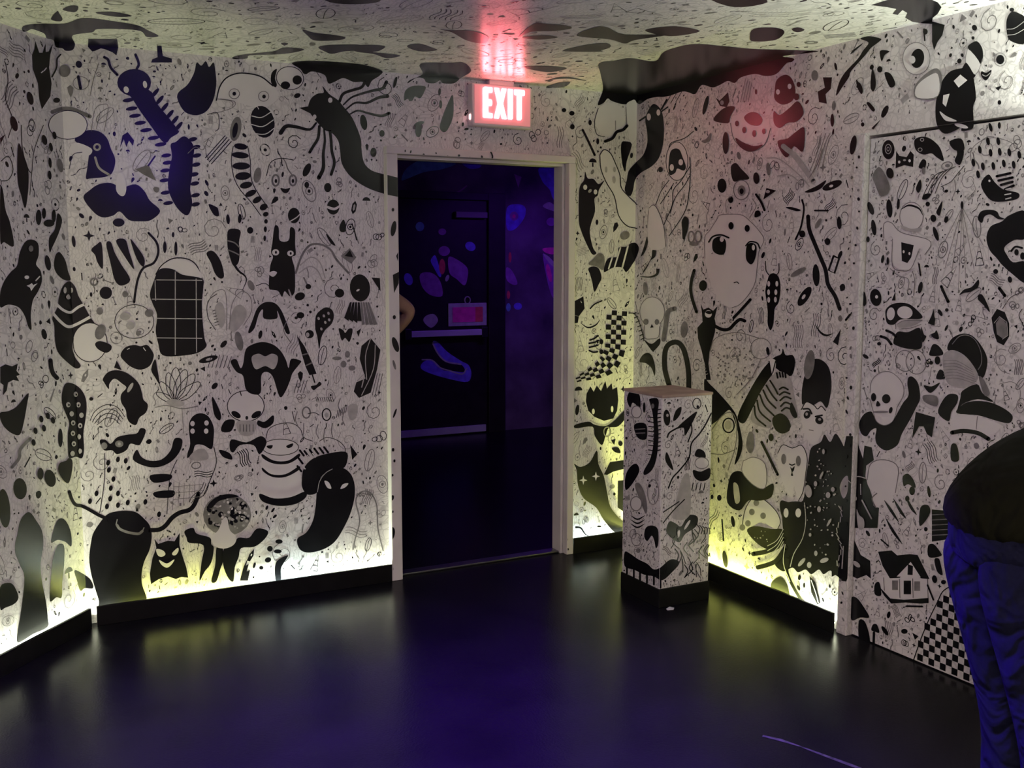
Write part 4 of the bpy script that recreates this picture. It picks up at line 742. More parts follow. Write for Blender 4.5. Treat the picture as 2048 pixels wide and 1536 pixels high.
fig('O', 'door_marks', 'dark drops and ovals on the painted door', *[E('K', *a) for a in ((320,715,24,75,5),(170,715,22,55,20),(195,870,20,65,8),(150,965,14,24,0),(395,680,12,45,-5),(680,795,24,30,10),(700,920,18,60,18),(785,805,16,28,-15),(785,575,16,12,20),(635,680,18,20,0),(575,1355,18,48,-12),(270,1125,12,34,-10),(312,1140,10,32,0),(330,430,30,44,10),(1185,1225,20,20,0),(1300,1290,18,26,10),(215,1435,46,70,8))], E('W', 222,1430, 12,14), P('K', 560,590, 540,550, 575,480, 585,540), P('K', 590,640, 610,600, 665,598, 630,640), P('K', 705,750, 720,710, 755,655, 745,730, 730,775), L('K', 22, 745,1345, 800,1470), L('K', 14, 565,1165, 578,1255), P('K', 1040,1440, 1080,1420, 1110,1510, 1060,1470), L('K', 26, 1215,1360, 1260,1420), P('K', 100,1390, 130,1400, 140,1480, 115,1500), P('G', 190,450, 240,380, 290,440, 330,560, 260,620, 210,520), P('K', 345,1460, 375,1385, 375,1460, s=False))
fig('P', 'goggle_frog', 'goggle eyed frog creature with a striped arm', P('K', 420,170, 480,125, 570,115, 650,140, 745,232, 720,262, 620,262, 540,270, 490,312, 430,302, 412,230), E('W', 462,215, 36,58, -5), E('W', 590,203, 70,56, -8), P('g', 520,310, 580,275, 700,268, 750,275, 640,330, 540,340), L('G', 6, 520,310, 590,275, 750,272), L('G', 6, 560,350, 640,345, 740,310),
    P('K', 525,378, 620,380, 722,340, 742,420, 738,527, 620,530, 520,502, 488,470), L('K', 24, 375,418, 430,440, 470,490), L('K', 22, 425,365, 480,390, 515,425), P('K', 740,330, 765,400, 787,420, 750,472), E('K', 360,485, 18,16))
fig('P', 'bread_buns', None, RING('G', 8, 590,640, 85,95, 10), RING('G', 8, 690,650, 90,110, 10), P('K', 845,490, 890,500, 935,560, 920,590, 815,592, 820,540), E('K', 885,635, 26,38), E('K', 828,657, 18,18), P('K', 830,400, 860,385, 880,365, 900,440, 850,432), P('K', 800,300, 830,240, 855,165, 860,240, 868,260, 860,322, s=False), E('K', 912,205, 16,34, 30), E('K', 972,180, 16,16), E('K', 238,600, 30,16, -35), P('K', 185,480, 200,560, 190,625, 165,580), L('K', 20, 60,270, 95,225), P('K', 1250,60, 1290,40, 1340,130, 1360,200, 1300,130), L('K', 20, 930,0, 990,105))
fig('P', 'human_skull', 'pale drawn skull with dark sockets', E('W', 425,900, 152,165), P('W', 300,1040, 520,1040, 510,1120, 470,1195, 400,1222, 330,1180), L('G', 6, 275,930, 290,820, 370,745, 470,745, 560,830, 580,940, 520,1060, 505,1130, 470,1195, 400,1222, 330,1180, 300,1080, 272,980), E('K', 308,968, 24,38), E('K', 423,982, 38,42), P('K', 332,1045, 345,1000, 372,1035, 355,1050), E('K', 465,1085, 16,30, -15), E('G', 375,1100, 70,10))
fig('P', 'black_heap', 'black cloak shape under the drawn skull', P('K', 175,1200, 220,1120, 290,1100, 330,1180, 400,1222, 470,1195, 520,1110, 570,1020, 620,950, 610,850, 620,790, 660,785, 710,850, 725,980, 690,1060, 640,1160, 560,1300, 520,1400, 420,1450, 340,1400, 320,1330, 330,1250, 280,1270, 240,1322, 190,1290))
fig('P', 'ribbed_bag', 'dark dome behind a pale ribbed bag', P('K', 970,520, 1010,440, 1100,395, 1190,410, 1270,490, 1332,620, 1312,760, 1270,792, 1200,700, 1100,600, 1000,560), L('G', 7, 1015,490, 1080,420, 1160,410, 1230,460, 1275,560, 1280,660, 1250,720), P('g', 930,620, 960,560, 1040,545, 1150,610, 1250,760, 1220,840, 1130,885, 1000,860, 950,780), *[L('G', 4, 940, 640 + 28 * k, 1060, 640 + 26 * k, 1200 + 8 * k, 720 + 22 * k) for k in range(7)])
fig('P', 'dark_bottle', None, P('K', 870,800, 900,720, 940,740, 950,800), P('K', 760,860, 830,870, 905,835, 870,890, 820,930, 780,900), P('K', 1240,850, 1290,930, 1390,1010, 1250,985, 1110,1030, 1060,1100, 1090,980, 1110,910), P('K', 930,1000, 990,940, 1065,950, 1062,1020, 1010,1100, 985,1185, 890,1110), P('K', 690,1100, 865,1150, 835,1330, 790,1300, 760,1230, 720,1230, 655,1345, s=False), P('G', 760,950, 880,960, 880,1050, 770,1010), P('G', 1260,790, 1300,800, 1360,930, 1310,950))
fig('P', 'faceted_gem', 'dark faceted gem on the painted door', P('K', 1370,250, 1420,170, 1490,200, 1530,300, 1530,420, 1480,500, 1420,470, 1390,380, s=False), P('G', 1410,300, 1450,240, 1505,300, 1515,410, 1475,440, 1420,400, s=False), L('g', 6, 1395,300, 1445,240, 1510,290, 1520,410, 1470,445, s=False))
fig('P', 'helmet_dome', 'dark dome with a pale brim beside the person', P('K', 1050,1095, 1130,1022, 1250,1002, 1380,1022, 1500,1080, 1562,1142, 1530,1202, 1420,1182, 1250,1132, 1100,1122), P('W', 1000,1230, 1040,1132, 1200,1132, 1452,1222, 1350,1325, 1200,1268, 1010,1290), L('K', 38, 1015,1288, 1120,1272, 1250,1292, 1345,1345), L('G', 6, 1245,1140, 1235,1260), P('K', 1010,1400, 1060,1400, 1080,1536, 1010,1536))
fig('Q', 'dark_forest', 'black jagged forest with pale trinkets on the painted door', P('K', 10,140, 40,80, 70,185, 90,88, 140,88, 182,212, 190,140, 230,150, 242,220, 200,250, 195,310, 230,410, 240,470, 270,482, 262,592, 132,592, 135,660, 170,740, 222,772, 225,870, 200,850, 150,870, 120,855, 85,880, 30,850, 10,860, s=False),
    P('g', 55,370, 75,320, 100,310, 98,390, 75,430), L('g', 5, 100,330, 130,350, 150,310, 200,320), L('g', 5, 170,350, 172,410), *[L('g', 5, 50 + 14 * math.sin(k), 470 + 30 * k, 58 + 14 * math.sin(k + 1), 500 + 30 * k) for k in range(11)], L('g', 8, 180,440, 232,540), P('g', 150,490, 165,520, 190,545, 190,592, 160,592), L('g', 6, 78,690, 70,815), E('g', 150,790, 24,12, -40), E('g', 140,430, 12,14))
fig('Q', 'house', 'drawn cottage with a black gabled roof', P('W', 290,850, 540,860, 545,980, 340,985, 280,920), P('K', 265,722, 340,715, 370,742, 440,735, 482,740, 548,872, 500,868, 440,800, 385,865, 330,868, 290,800, s=False), P('W', 368,858, 445,778, 500,862, s=False), P('K', 430,790, 458,800, 456,850, 428,848, s=False), *[P('G', x - 16, y - 26, x + 16, y - 26, x + 16, y + 26, x - 16, y + 26, s=False) for x, y in ((360,905), (482,910))], P('K', 408,880, 448,880, 448,955, 408,955, s=False),
    P('K', 275,915, 300,940, 335,978, 410,985, 545,975, 545,1003, 500,1006, 420,1000, 340,1006, 300,962, s=False), L('K', 10, 425,1020, 510,1022), L('K', 3, 298,862, 302,935), L('K', 3, 540,870, 542,975), L('K', 3, 385,870, 388,975), L('K', 3, 458,868, 460,975))
fig('Q', 'toadstools', 'dark toadstools low on the painted door', P('K', 400,310, 430,295, 460,330, 470,372, 430,352, 405,362), E('K', 452,388, 16,24), P('K', 540,690, 570,680, 605,720, 612,745, 545,752), P('K', 575,765, 600,760, 612,800, 620,850, 590,830), P('K', 118,980, 150,975, 192,1030, 218,1082, 170,1082, 120,1094), P('K', 162,1100, 195,1105, 220,1180, 218,1232, 165,1205), P('K', 230,1150, 240,1120, 262,1122, 275,1165, 250,1160), L('K', 14, 245,1165, 243,1230), E('K', 305,1155, 11,30, 35), E('K', 412,1158, 18,14), P('K', 455,1165, 490,1185, 470,1205), P('K', 250,900, 275,890, 285,960, 250,955), E('K', 428,430, 12,16), P('K', 500,480, 540,465, 555,500, 530,550, 495,578), E('K', 547,392, 9,32, 8), E('K', 578,872, 14,22, 10), E('K', 627,888, 14,12), L('K', 10, 540,905, 572,985), L('K', 8, 285,655, 325,690), E('K', 530,598, 10,12))
fig('Q', 'flame_figure', 'outlined figure with dark flame strokes', P('W', 200,300, 225,240, 300,218, 370,250, 370,380, 300,450, 250,480, 232,420, 260,400, 215,370), L('G', 5, 205,330, 225,240, 300,218, 375,260, 360,400), *[L('K', 16, *a, taper='both') for a in ((300,440, 340,500, 380,560), (350,430, 390,500, 420,540), (310,540, 350,610, 400,680), (420,420, 450,480, 480,520))], L('G', 6, 255,480, 235,430, 262,400))
fig('Q', 'shutter', None, P('K', 560,490, 655,498, 662,652, 560,667, s=False), *[L('G', 5, 562, 520 + 28 * k, 655, 515 + 28 * k) for k in range(5)])
# chequered mound at the foot of the painted door, squares measured on the door itself
def in_poly(x, y, p):
    c = False; j = len(p) - 1
    for i in range(len(p)):
        if (p[i][1] > y) != (p[j][1] > y) and x < (p[j][0] - p[i][0]) * (y - p[i][1]) / (p[j][1] - p[i][1]) + p[i][0]: c = not c
        j = i
    return c
x0, y0, sc = CROP['Q']
mound = [(x0 + a / sc, y0 + b / sc) for a, b in ((455,1330),(500,1200),(550,1080),(590,1000),(620,940),(670,915),(720,950),(760,1010),(790,1130),(830,1260),(900,1560),(660,1430))]
S = SURF['door']; cs = 0.0262; qs = []
for i in range(40):
    for k in range(26):
        if (i + k) % 2: continue
        y_, z_ = 2.92 - i * cs, 0.012 + k * cs
        c_ = to_px((S['c'], y_ - cs / 2, z_ + cs / 2))
        if not in_poly(c_[0], c_[1], mound): continue
        qs.append(P('K', *[v for yy, zz in ((y_, z_), (y_ - cs, z_), (y_ - cs, z_ + cs), (y_, z_ + cs)) for v in to_px((S['c'], yy, zz))], s=False))
NFIG[0] += 1
fig('px', 'chequered_mound', 'black and white chequered mound at the foot of the painted door', *qs[:0], ('L', 'K', mound[:8], 2.2, None, True))
me_v, me_f = [], []
for q_ in qs:
    w3 = [hit(x, y, S['n'], S['c']) + S['out'] * 0.0012 for x, y in q_[2]]
    b = len(me_v); me_v += w3; me_f.append((b, b + 1, b + 2, b + 3))
mesh_obj('painted_chequers', me_v, me_f, M['K'], door_1)
xs = [p[0] for p in mound]; ys = [p[1] for p in mound]
OCC.append((min(xs), max(xs), min(ys), max(ys), mound))
fig('N', 'big_eye', 'outlined eyeball above the painted door', E('W', 785,600, 140,165), RING('G', 6, 785,600, 140,165), E('K', 797,598, 68,100, -10), E('W', 745,612, 32,40))
fig('N', 'black_drip', 'black shape dripping from the ceiling onto the right wall', P('K', 320,50, 450,10, 560,-20, 900,-20, 1000,20, 1040,70, 1000,140, 950,180, 945,220, 1075,255, 1050,360, 1000,430, 965,515, 945,430, 945,245, 850,240, 740,220, 670,180, 690,130, 640,100, 590,150, 540,140, 580,90, 480,70, s=False))
fig('N', 'striped_hat', 'black hat with white bands above the painted door', P('K', 1310,490, 1350,440, 1410,425, 1460,500, 1465,600, 1440,655, 1390,580), P('W', 1310,500, 1440,660, 1370,760, 1290,640), L('G', 6, 1310,490, 1290,640, 1370,750), L('G', 6, 1465,600, 1430,710, 1390,770), P('K', 1290,645, 1330,680, 1370,750, 1395,775, 1340,815, 1250,750),
    P('K', 1380,820, 1400,1000, 1370,1100, 1375,1290, 1330,1330, 1250,1340, 1260,1290, 1200,1330, 1080,1370, 1000,1280, 985,1100, 1010,950, 1060,820, 1140,730, 1250,700, 1275,700, 1370,800), P('W', 1172,830, 1240,765, 1312,822, 1222,897, s=False), P('W', 1065,975, 1130,960, 1092,1095, 1058,1060, s=False), P('W', 1030,1140, 1100,1190, 1205,1240, 1100,1240, 1050,1190), E('W', 1250,1290, 72,20, -15))
fig('N', 'planet', 'black planet with thin white rings', P('K', 1710,200, 1760,120, 1840,140, 1900,200, 1900,440, 1750,420, 1710,330), L('g', 7, 1712,300, 1790,290, 1890,220), L('g', 7, 1715,360, 1800,350, 1890,300), E('K', 1765,100, 24,20))
fig('N', 'over_door_marks', None, P('K', 1450,730, 1500,745, 1552,715, 1540,770, 1495,825, 1450,780), L('g', 8, 1460,765, 1500,780, 1545,745), E('K', 1645,610, 42,48), RING('G', 6, 1645,610, 62,68), E('K', 880,325, 24,30), E('K', 1230,625, 22,26, -20), P('K', 1595,900, 1665,875, 1630,930), E('K', 1640,1050, 18,24), P('K', 280,1060, 310,1050, 365,1120, 340,1140), E('K', 1385,285, 26,30, 20), E('K', 1370,390, 16,18), P('G', 770,890, 880,760, 1000,700, 1050,800, 1000,1000, 790,1010), P('W', 790,890, 900,790, 1010,760, 1010,980, 800,1000), E('K', 240,1275, 18,22), L('K', 24, 340,1320, 420,1230, taper='end'), E('K', 1550,1305, 18,46, 15), E('K', 1640,1285, 16,34), P('K', 1130,1450, 1250,1420, 1280,1536, 1180,1536))
# ---------------- ceiling
for nm, cr, xy in (('a', 'R', (600,285, 720,180, 830,182, 950,190, 1012,215, 880,236, 700,242)), ('b', 'R', (630,285, 800,268, 905,285, 760,302)),
                   ('c', 'R', (1050,272, 1180,210, 1280,205, 1420,262, 1760,262, 1500,305, 1420,332, 1300,300)), ('d', 'R', (945,388, 1130,342, 1280,330, 1305,362, 1180,392)),
                   ('e', 'R', (0,225, 90,230, 250,235, 370,280, 340,330, 210,310, 90,245)), ('f', 'R', (650,510, 820,505, 975,522, 850,552, 700,532)),
                   ('g', 'T', (1310,-10, 1450,30, 1700,60, 1860,92, 1780,125, 1480,132, 1380,70)), ('h', 'T', (1515,222, 1600,195, 1850,185, 2048,190, 2080,230, 2048,260, 1850,270, 1690,302, 1590,270)),
                   ('i', 'T', (420,345, 560,312, 930,272, 1060,225, 1200,225, 1335,247, 1180,290, 950,312, 640,322, 600,362, 440,372)), ('j', 'U', (120,0, 440,10, 380,70, 300,90, 640,128, 480,168, 300,112, 60,75)),
                   ('k', 'U', (730,10, 880,-20, 1050,30, 1115,62, 960,82, 820,62)), ('l', 'W', (0,222, 50,110, 330,95, 442,150, 330,250, 50,272)), ('m', 'W', (540,110, 620,92, 698,120, 640,150, 570,145)),
                   ('n', 'S', (650,240, 730,140, 760,170, 800,240, 760,270)), ('o', 'S', (800,120, 900,70, 1000,80, 960,150)), ('p', 'S', (1220,160, 1450,150, 1690,200, 1480,210)),
                   ('q', 'V', (540,10, 800,-30, 1060,10, 900,20)), ('r', 'V', (320,400, 460,350, 640,345, 860,395, 640,365, 430,375)), ('s', 'V', (330,480, 470,420, 640,405, 560,470)),
                   ('t', 'px', (640,-30, 740,-20, 760,2, 700,8, 650,0)), ('u', 'px', (1420,-5, 1500,-12, 1535,4, 1470,14)), ('v', 'px', (1290,60, 1350,52, 1400,62, 1340,72))):
    fig(cr, 'ceiling_shape', None, P('K', *xy))
# ---------------- line drawings between the black figures
def petal(x0_, y0_, x1_, y1_, w=0.16):
    dx, dy = x1_ - x0_, y1_ - y0_
    return L('K', 5, x0_, y0_, x0_ + dx * .4 - dy * w, y0_ + dy * .4 + dx * w, x0_ + dx * .85 - dy * w * .7, y0_ + dy * .85 + dx * w * .7, x1_, y1_, x0_ + dx * .85 + dy * w * .7, y0_ + dy * .85 - dx * w * .7, x0_ + dx * .4 + dy * w, y0_ + dy * .4 - dx * w, x0_, y0_)
fig('E', 'leafy_plant', 'outlined plant of radiating leaves', *[petal(1340, 400, x, y) for x, y in ((1200,330),(1230,245),(1290,175),(1350,135),(1425,150),(1490,185),(1535,250))], E('g', 1345,405, 70,28, -8), L('G', 6, 1190,440, 1280,425, 1400,450, 1520,430), L('G', 4, 1310,430, 1300,620), L('G', 4, 1395,440, 1410,640), occ=True)
fig('E', 'layered_dome', 'outlined layered dome', *[L('K', 5, 690 + 18 * k, 545 + 10 * k, 730 + 14 * k, 470 + 28 * k, 815, 420 + 34 * k, 900 - 8 * k, 440 + 30 * k, 960 - 14 * k, 515 + 18 * k) for k in range(4)], *[L('K', 5, x, 500, x - 18, 560) for x in (770, 860, 915)])
fig('E', 'plaid_dress', 'faint plaid dress', *[L('G', 4, 1335 + 40 * k, 1010 + 6 * k, 1325 + 42 * k, 1230 - 20 * k) for k in range(6)], *[L('G', 4, 1330, 1050 + 48 * k, 1440, 1040 + 48 * k, 1560, 1030 + 46 * k) for k in range(3)], RING('G', 8, 1505,885, 34,24, 10), L('K', 5, 1360,840, 1330,900, 1300,1000, 1280,1260), L('K', 6, 1640,740, 1660,860, 1620,980, 1560,1120), P('g', 1450,830, 1500,770, 1570,760, 1600,830, 1520,850))
fig('C', 'shell', 'grey shaded shell', P('g', 1650,900, 1690,860, 1720,900, 1730,1000, 1700,1060, 1660,1000), P('g', 1790,920, 1840,880, 1890,920, 1880,1000, 1800,1090, 1760,1040), L('G', 5, 1590,880, 1640,790, 1720,770, 1740,880, 1740,1080), L('G', 5, 1760,1070, 1780,880, 1850,780, 1920,820, 1930,930, 1870,1040), *[L('K', 4, 1630 + 4 * k, 930 + 22 * k, 1652 + 6 * k, 922 + 22 * k) for k in range(6)])
fig('F', 'cloud_mouth', 'outlined cloud mouthed monster', L('K', 5, 890,450, 910,380, 980,340, 1080,330, 1150,370, 1180,440, 1250,470), L('K', 5, 1300,470, 1360,440, 1450,470, 1500,530, 1480,590), L('K', 5, 1090,240, 1110,320), L('K', 5, 1210,260, 1260,250, 1300,270), *[L('K', 4, 1280 + 16 * k, 165, 1270 + 16 * k, 130) for k in range(9)], *[L('K', 4, 1440 + 14 * k, 230 - 8 * k, 1430 + 14 * k, 290 - 8 * k) for k in range(6)], P('g', 1520,200, 1590,190, 1580,290, 1530,300))
fig('M', 'speckled_sleeve', 'speckled sleeve drawn in small dashes', *_spk(70, 200, 140, 115, 110, 3, 7, 'G'), L('G', 4, 60,60, 90,-10, 200,-40, 320,-10), L('G', 4, 330,100, 280,200, 200,290), RING('G', 4, 330,45, 55,55))
fig('A', 'long_necks', 'tall curved outlines on the left wall', L('K', 6, 40,480, 60,620, 40,760, 95,920, 60,1060), L('K', 6, 160,960, 170,1150, 210,1290, 235,1330), L('K', 5, 330,960, 260,1150, 240,1330, 225,1500), L('K', 6, 0,1390, 60,1380, 95,1300, 60,1200, 0,1240), RING('G', 5, 620,640, 60,50), RING('G', 4, 55,1150, 40,60))
fig('A', 'boxes_and_lines', None, L('G', 5, 700,1010, 730,840, 800,800, 830,830, 800,1010), L('G', 5, 740,990, 770,860), L('G', 5, 690,740, 720,600, 760,480), L('G', 5, 1690,760, 1800,780, 1780,830, 1620,880), L('K', 5, 1590,880, 1670,870, 1680,980, 1650,1010), L('G', 5, 1440,1180, 1500,1130, 1560,1150, 1600,1060), L('K', 5, 530,1300, 560,1190, 630,1170))
fig('O', 'hair_waves', 'outlined waves of hair', *[L('K', 5, 590 + 34 * k, 620 - 8 * k, 640 + 34 * k, 520 - 14 * k, 700 + 36 * k, 440 - 12 * k, 800 + 20 * k, 400 - 8 * k) for k in range(4)], L('K', 5, 740,540, 820,500, 870,440, 930,370), L('G', 5, 830,640, 860,560, 850,480), L('G', 4, 970,620, 1020,560, 990,480))
fig('P', 'cocoon_lines', 'looping outlines beside the faceted gem', L('G', 6, 1420,500, 1410,620, 1450,720, 1540,760), L('K', 5, 1470,170, 1540,70, 1640,20), L('K', 6, 1650,170, 1620,230, 1660,320), L('G', 5, 1440,850, 1560,830, 1630,900, 1620,1010, 1570,1090), L('G', 5, 1110,230, 1240,240, 1340,270), *[E('g', x, y, 16, 20) for x, y in ((1060,295),(1160,180),(1390,720),(1570,560),(1560,280),(1500,100))])
fig('D', 'neckline', None, L('K', 5, 430,660, 500,640, 560,690), L('K', 5, 120,1000, 60,900, 60,780, 130,720), *[L('K', 4, 90 + 30 * k, 1180 + 4 * k, 60 + 30 * k, 1290) for k in range(6)], L('G', 6, 700,1100, 640,1000, 680,900), *[L('K', 4, 720 + 24 * k, 1480, 750 + 24 * k, 1380) for k in range(4)], *[L('K', 4, 1320 + 22 * k, 1500, 1360 + 20 * k, 1330) for k in range(3)])
fig('K', 'feathers', None, *[L('K', 4, 120 + 40 * k, 420 - 10 * k, 170 + 40 * k, 330 - 8 * k) for k in range(3)], *[L('G', 5, 1220 + 36 * k, 960 - 20 * k, 1290 + 30 * k, 780 - 30 * k, 1320 + 34 * k, 640) for k in range(4)], *[L('G', 4, 700 + 20 * k, 400, 740 + 16 * k, 220 + 10 * k) for k in range(4)], L('G', 5, 590,1250, 590,1160, 640,1120), L('G', 5, 770,1290, 820,1200, 790,1140))
# ------------------------------------------------------------------ trim fronts
def rect_clip(pts3):
    k = sum((V3(p) for p in pts3), V3()) / len(pts3)
    return [px_line(pts3[i], pts3[(i + 1) % len(pts3)], k) for i in range(len(pts3))]
SURF['trim_a'] = dict(n=V3((0, 1, 0)), c=TP, out=V3((0, -1, 0)), par=trim_1, clip=rect_clip([(DX0 - 0.053, TP, 0.01), (DX0 - 0.002, TP, 0.01), (DX0 - 0.002, TP, DZ), (DX0 - 0.053, TP, DZ)]))
SURF['trim_b'] = dict(n=V3((0, 1, 0)), c=TP, out=V3((0, -1, 0)), par=trim_2, clip=rect_clip([(DX1 + 0.002, TP, 0.01), (DX1 + 0.038, TP, 0.01), (DX1 + 0.038, TP, DZ), (DX1 + 0.002, TP, DZ)]))
SURF['trim_c'] = dict(n=V3((0, 1, 0)), c=TP, out=V3((0, -1, 0)), par=trim_3, clip=rect_clip([(DX0 - 0.053, TP, DZ + 0.002), (DX1 + 0.038, TP, DZ + 0.002), (DX1 + 0.038, TP, DZ + 0.033), (DX0 - 0.053, TP, DZ + 0.033)]))
fig('B', 'eel_tail', None, P('K', 1380,1095, 1420,1108, 1540,1140, 1540,1285, 1420,1262, 1380,1250, s=False), surf=('trim_a',), occ=False)
fig('D', 'post_marks', None, P('K', 1480,575, 1530,550, 1525,640, 1490,715, s=False), E('K', 1500,1110, 22,60, 18), E('K', 1485,220, 20,60, -10), P('K', 1505,430, 1520,400, 1518,470), E('K', 1480,75, 10,14), E('K', 1490,900, 12,16), E('G', 1490,1265, 10,38, 15), surf=('trim_a',), occ=False)
fig('F', 'post_marks', None, *[E('K', *a) for a in ((1880,255,8,38,-20),(1860,905,12,22,-15),(1855,1180,24,52,-10),(1858,1450,9,18,0),(1865,535,10,14,0),(1860,730,8,10,0),(1875,620,8,12,0),(1862,1010,6,10,0))], surf=('trim_a',), occ=False)
rt = random.Random(11)
fig('J', 'post_marks', None, *[E('K', 30 + rt.uniform(-22, 40), 40 + 75 * k + rt.uniform(-25, 25), rt.uniform(4, 9), rt.uniform(6, 14), rt.uniform(-20, 20), 10) for k in range(16)], surf=('trim_b',), occ=False)
fig('X', 'post_marks', None, *[E('K', rt.uniform(1625, 1720), 330 + 90 * k, rt.uniform(5, 9), rt.uniform(9, 16), rt.uniform(-20, 20), 10) for k in range(14)], surf=('trim_b',), occ=False)
fig('X', 'lintel_marks', None, *[E('K', 120 + 105 * k + rt.uniform(-30, 30), 20 + 8 * k + rt.uniform(-18, 18), rt.uniform(6, 12), rt.uniform(10, 20), rt.uniform(-20, 20), 10) for k in range(15)], L('K', 14, 955,0, 980,60, 970,95), surf=('trim_c',), occ=False)

# ------------------------------------------------------------------ small filler marks of the mural
rf = random.Random(7)
def blob(k, rx, ry, rot, wob=0.0):
    out = []
    for i in range(k):
        a = 2 * math.pi * i / k; w = 1 + rf.uniform(-wob, wob)
        x, y = rx * math.cos(a) * w, ry * math.sin(a) * w
        out.append((x * math.cos(rot) - y * math.sin(rot), x * math.sin(rot) + y * math.cos(rot)))
    return out
def strip(path, w, closed=False):
    n = len(path); Ls, Rs = [], []
    for i in range(n):
        if closed: a, b = path[i - 1], path[(i + 1) % n]
        else: a, b = path[max(i - 1, 0)], path[min(i + 1, n - 1)]
        dx, dy = b[0] - a[0], b[1] - a[1]; l = math.hypot(dx, dy) or 1
        Ls.append((path[i][0] - dy / l * w, path[i][1] + dx / l * w)); Rs.append((path[i][0] + dy / l * w, path[i][1] - dx / l * w))
    m = n if closed else n - 1
    return [[Ls[i], Ls[(i + 1) % n], Rs[(i + 1) % n], Rs[i]] for i in range(m)]
def doodle(s):
    """-> list of (colour, convex or near convex polygon) about the origin, s = half size in metres"""
    t = rf.random(); rot = rf.uniform(0, math.pi)
    R = lambda p, a: [(x * math.cos(a) - y * math.sin(a), x * math.sin(a) + y * math.cos(a)) for x, y in p]
    lean = rf.gauss(1.35, 0.5)
    if t < 0.20: return [('K', blob(10, s * 0.8, s * rf.uniform(0.3, 0.55), lean))]
    if t < 0.30: return [('K', blob(9, s * .5, s * .5, 0, .12))]
    if t < 0.40: return [('K', R([(-s, 0), (-s * .3, -s * .32), (s * .4, -s * .42), (s * .75, 0), (s * .4, s * .42), (-s * .3, s * .32)], lean))]
    if t < 0.47: return [('K', R([(-s, -s * .14), (s, -s * .14), (s, s * .14), (-s, s * .14)], lean))] + [('K', R(blob(7, s * .2, s * .24, 0), 0)) for _ in ()]
    if t < 0.52:   # bone
        o = [('G', R([(-s, -s * .1), (s, -s * .1), (s, s * .1), (-s, s * .1)], lean))]
        for x in (-s, s):
            for y in (-.14, .14): o.append(('G', R([(x + a, y * s + b) for a, b in blob(7, s * .2, s * .2, 0)], lean)))
        return o
    if t < 0.66:   # squiggle
        n = 9; amp = s * rf.uniform(.1, .3); ln = s * rf.uniform(1.2, 2.2)
        ph = rf.uniform(0, 6)
        p = R([(-ln + 2 * ln * i / (n - 1), amp * math.sin(ph + i * 1.1)) for i in range(n)], lean)
        return [(rf.choice('KGG'), c) for c in strip(p, rf.uniform(.0012, .0028))]
    if t < 0.76:   # ring
        p = blob(14, s * .8, s * rf.uniform(.5, .8), lean)
        o = [(rf.choice('KGg'), c) for c in strip(p, rf.uniform(.0012, .0026), True)]
        if rf.random() < .6: o.append(('K', blob(8, s * .25, s * .22, 0)))
        return o
    if t < 0.80: return [(rf.choice('KG'), R([(-s * .6, -s * .5), (s * .7, -s * .3), (0, s * .8)], rot))]
    if t < 0.84:   # mushroom
        cap = [(s * .8 * math.cos(math.pi * i / 8), s * .7 * math.sin(math.pi * i / 8)) for i in range(9)]
        return [('K', cap), (rf.choice('gK'), [(-s * .16, -s * .8), (s * .16, -s * .8), (s * .13, -s * .05), (-s * .13, -s * .05)])]
    if t < 0.88:   # crystal
        p = R([(-s, 0), (-s * .5, -s * .35), (s * .5, -s * .35), (s, 0), (s * .5, s * .35), (-s * .5, s * .35)], lean)
        q2 = R([(-s * .5, 0), (-s * .25, -s * .15), (s * .3, -s * .15), (s * .55, 0), (s * .3, s * .15), (-s * .25, s * .15)], lean)
        return [(rf.choice('KG'), p), ('g', q2)]
    if t < 0.92:   # hatch
        return [('G', R([(-s, y), (s, y), (s, y + .002), (-s, y + .002)], lean)) for y in [s * (-.5 + .25 * k) for k in range(5)]]
    if t < 0.96:   # star
        p = []
        for i in range(8):
            r = s * (.8 if i % 2 == 0 else .3); p.append((r * math.cos(math.pi * i / 4), r * math.sin(math.pi * i / 4)))
        return [('K', [p[0], p[1], (0, 0), p[7]]), ('K', [p[2], p[3], (0, 0), p[1]]), ('K', [p[4], p[5], (0, 0), p[3]]), ('K', [p[6], p[7], (0, 0), p[5]])]
    return [('K', R([(-s, -s * .2), (0, -s * .34), (s, 0), (0, s * .34), (-s, s * .2)], lean)), ('W', R(blob(7, s * .2, s * .1, 0), lean))]
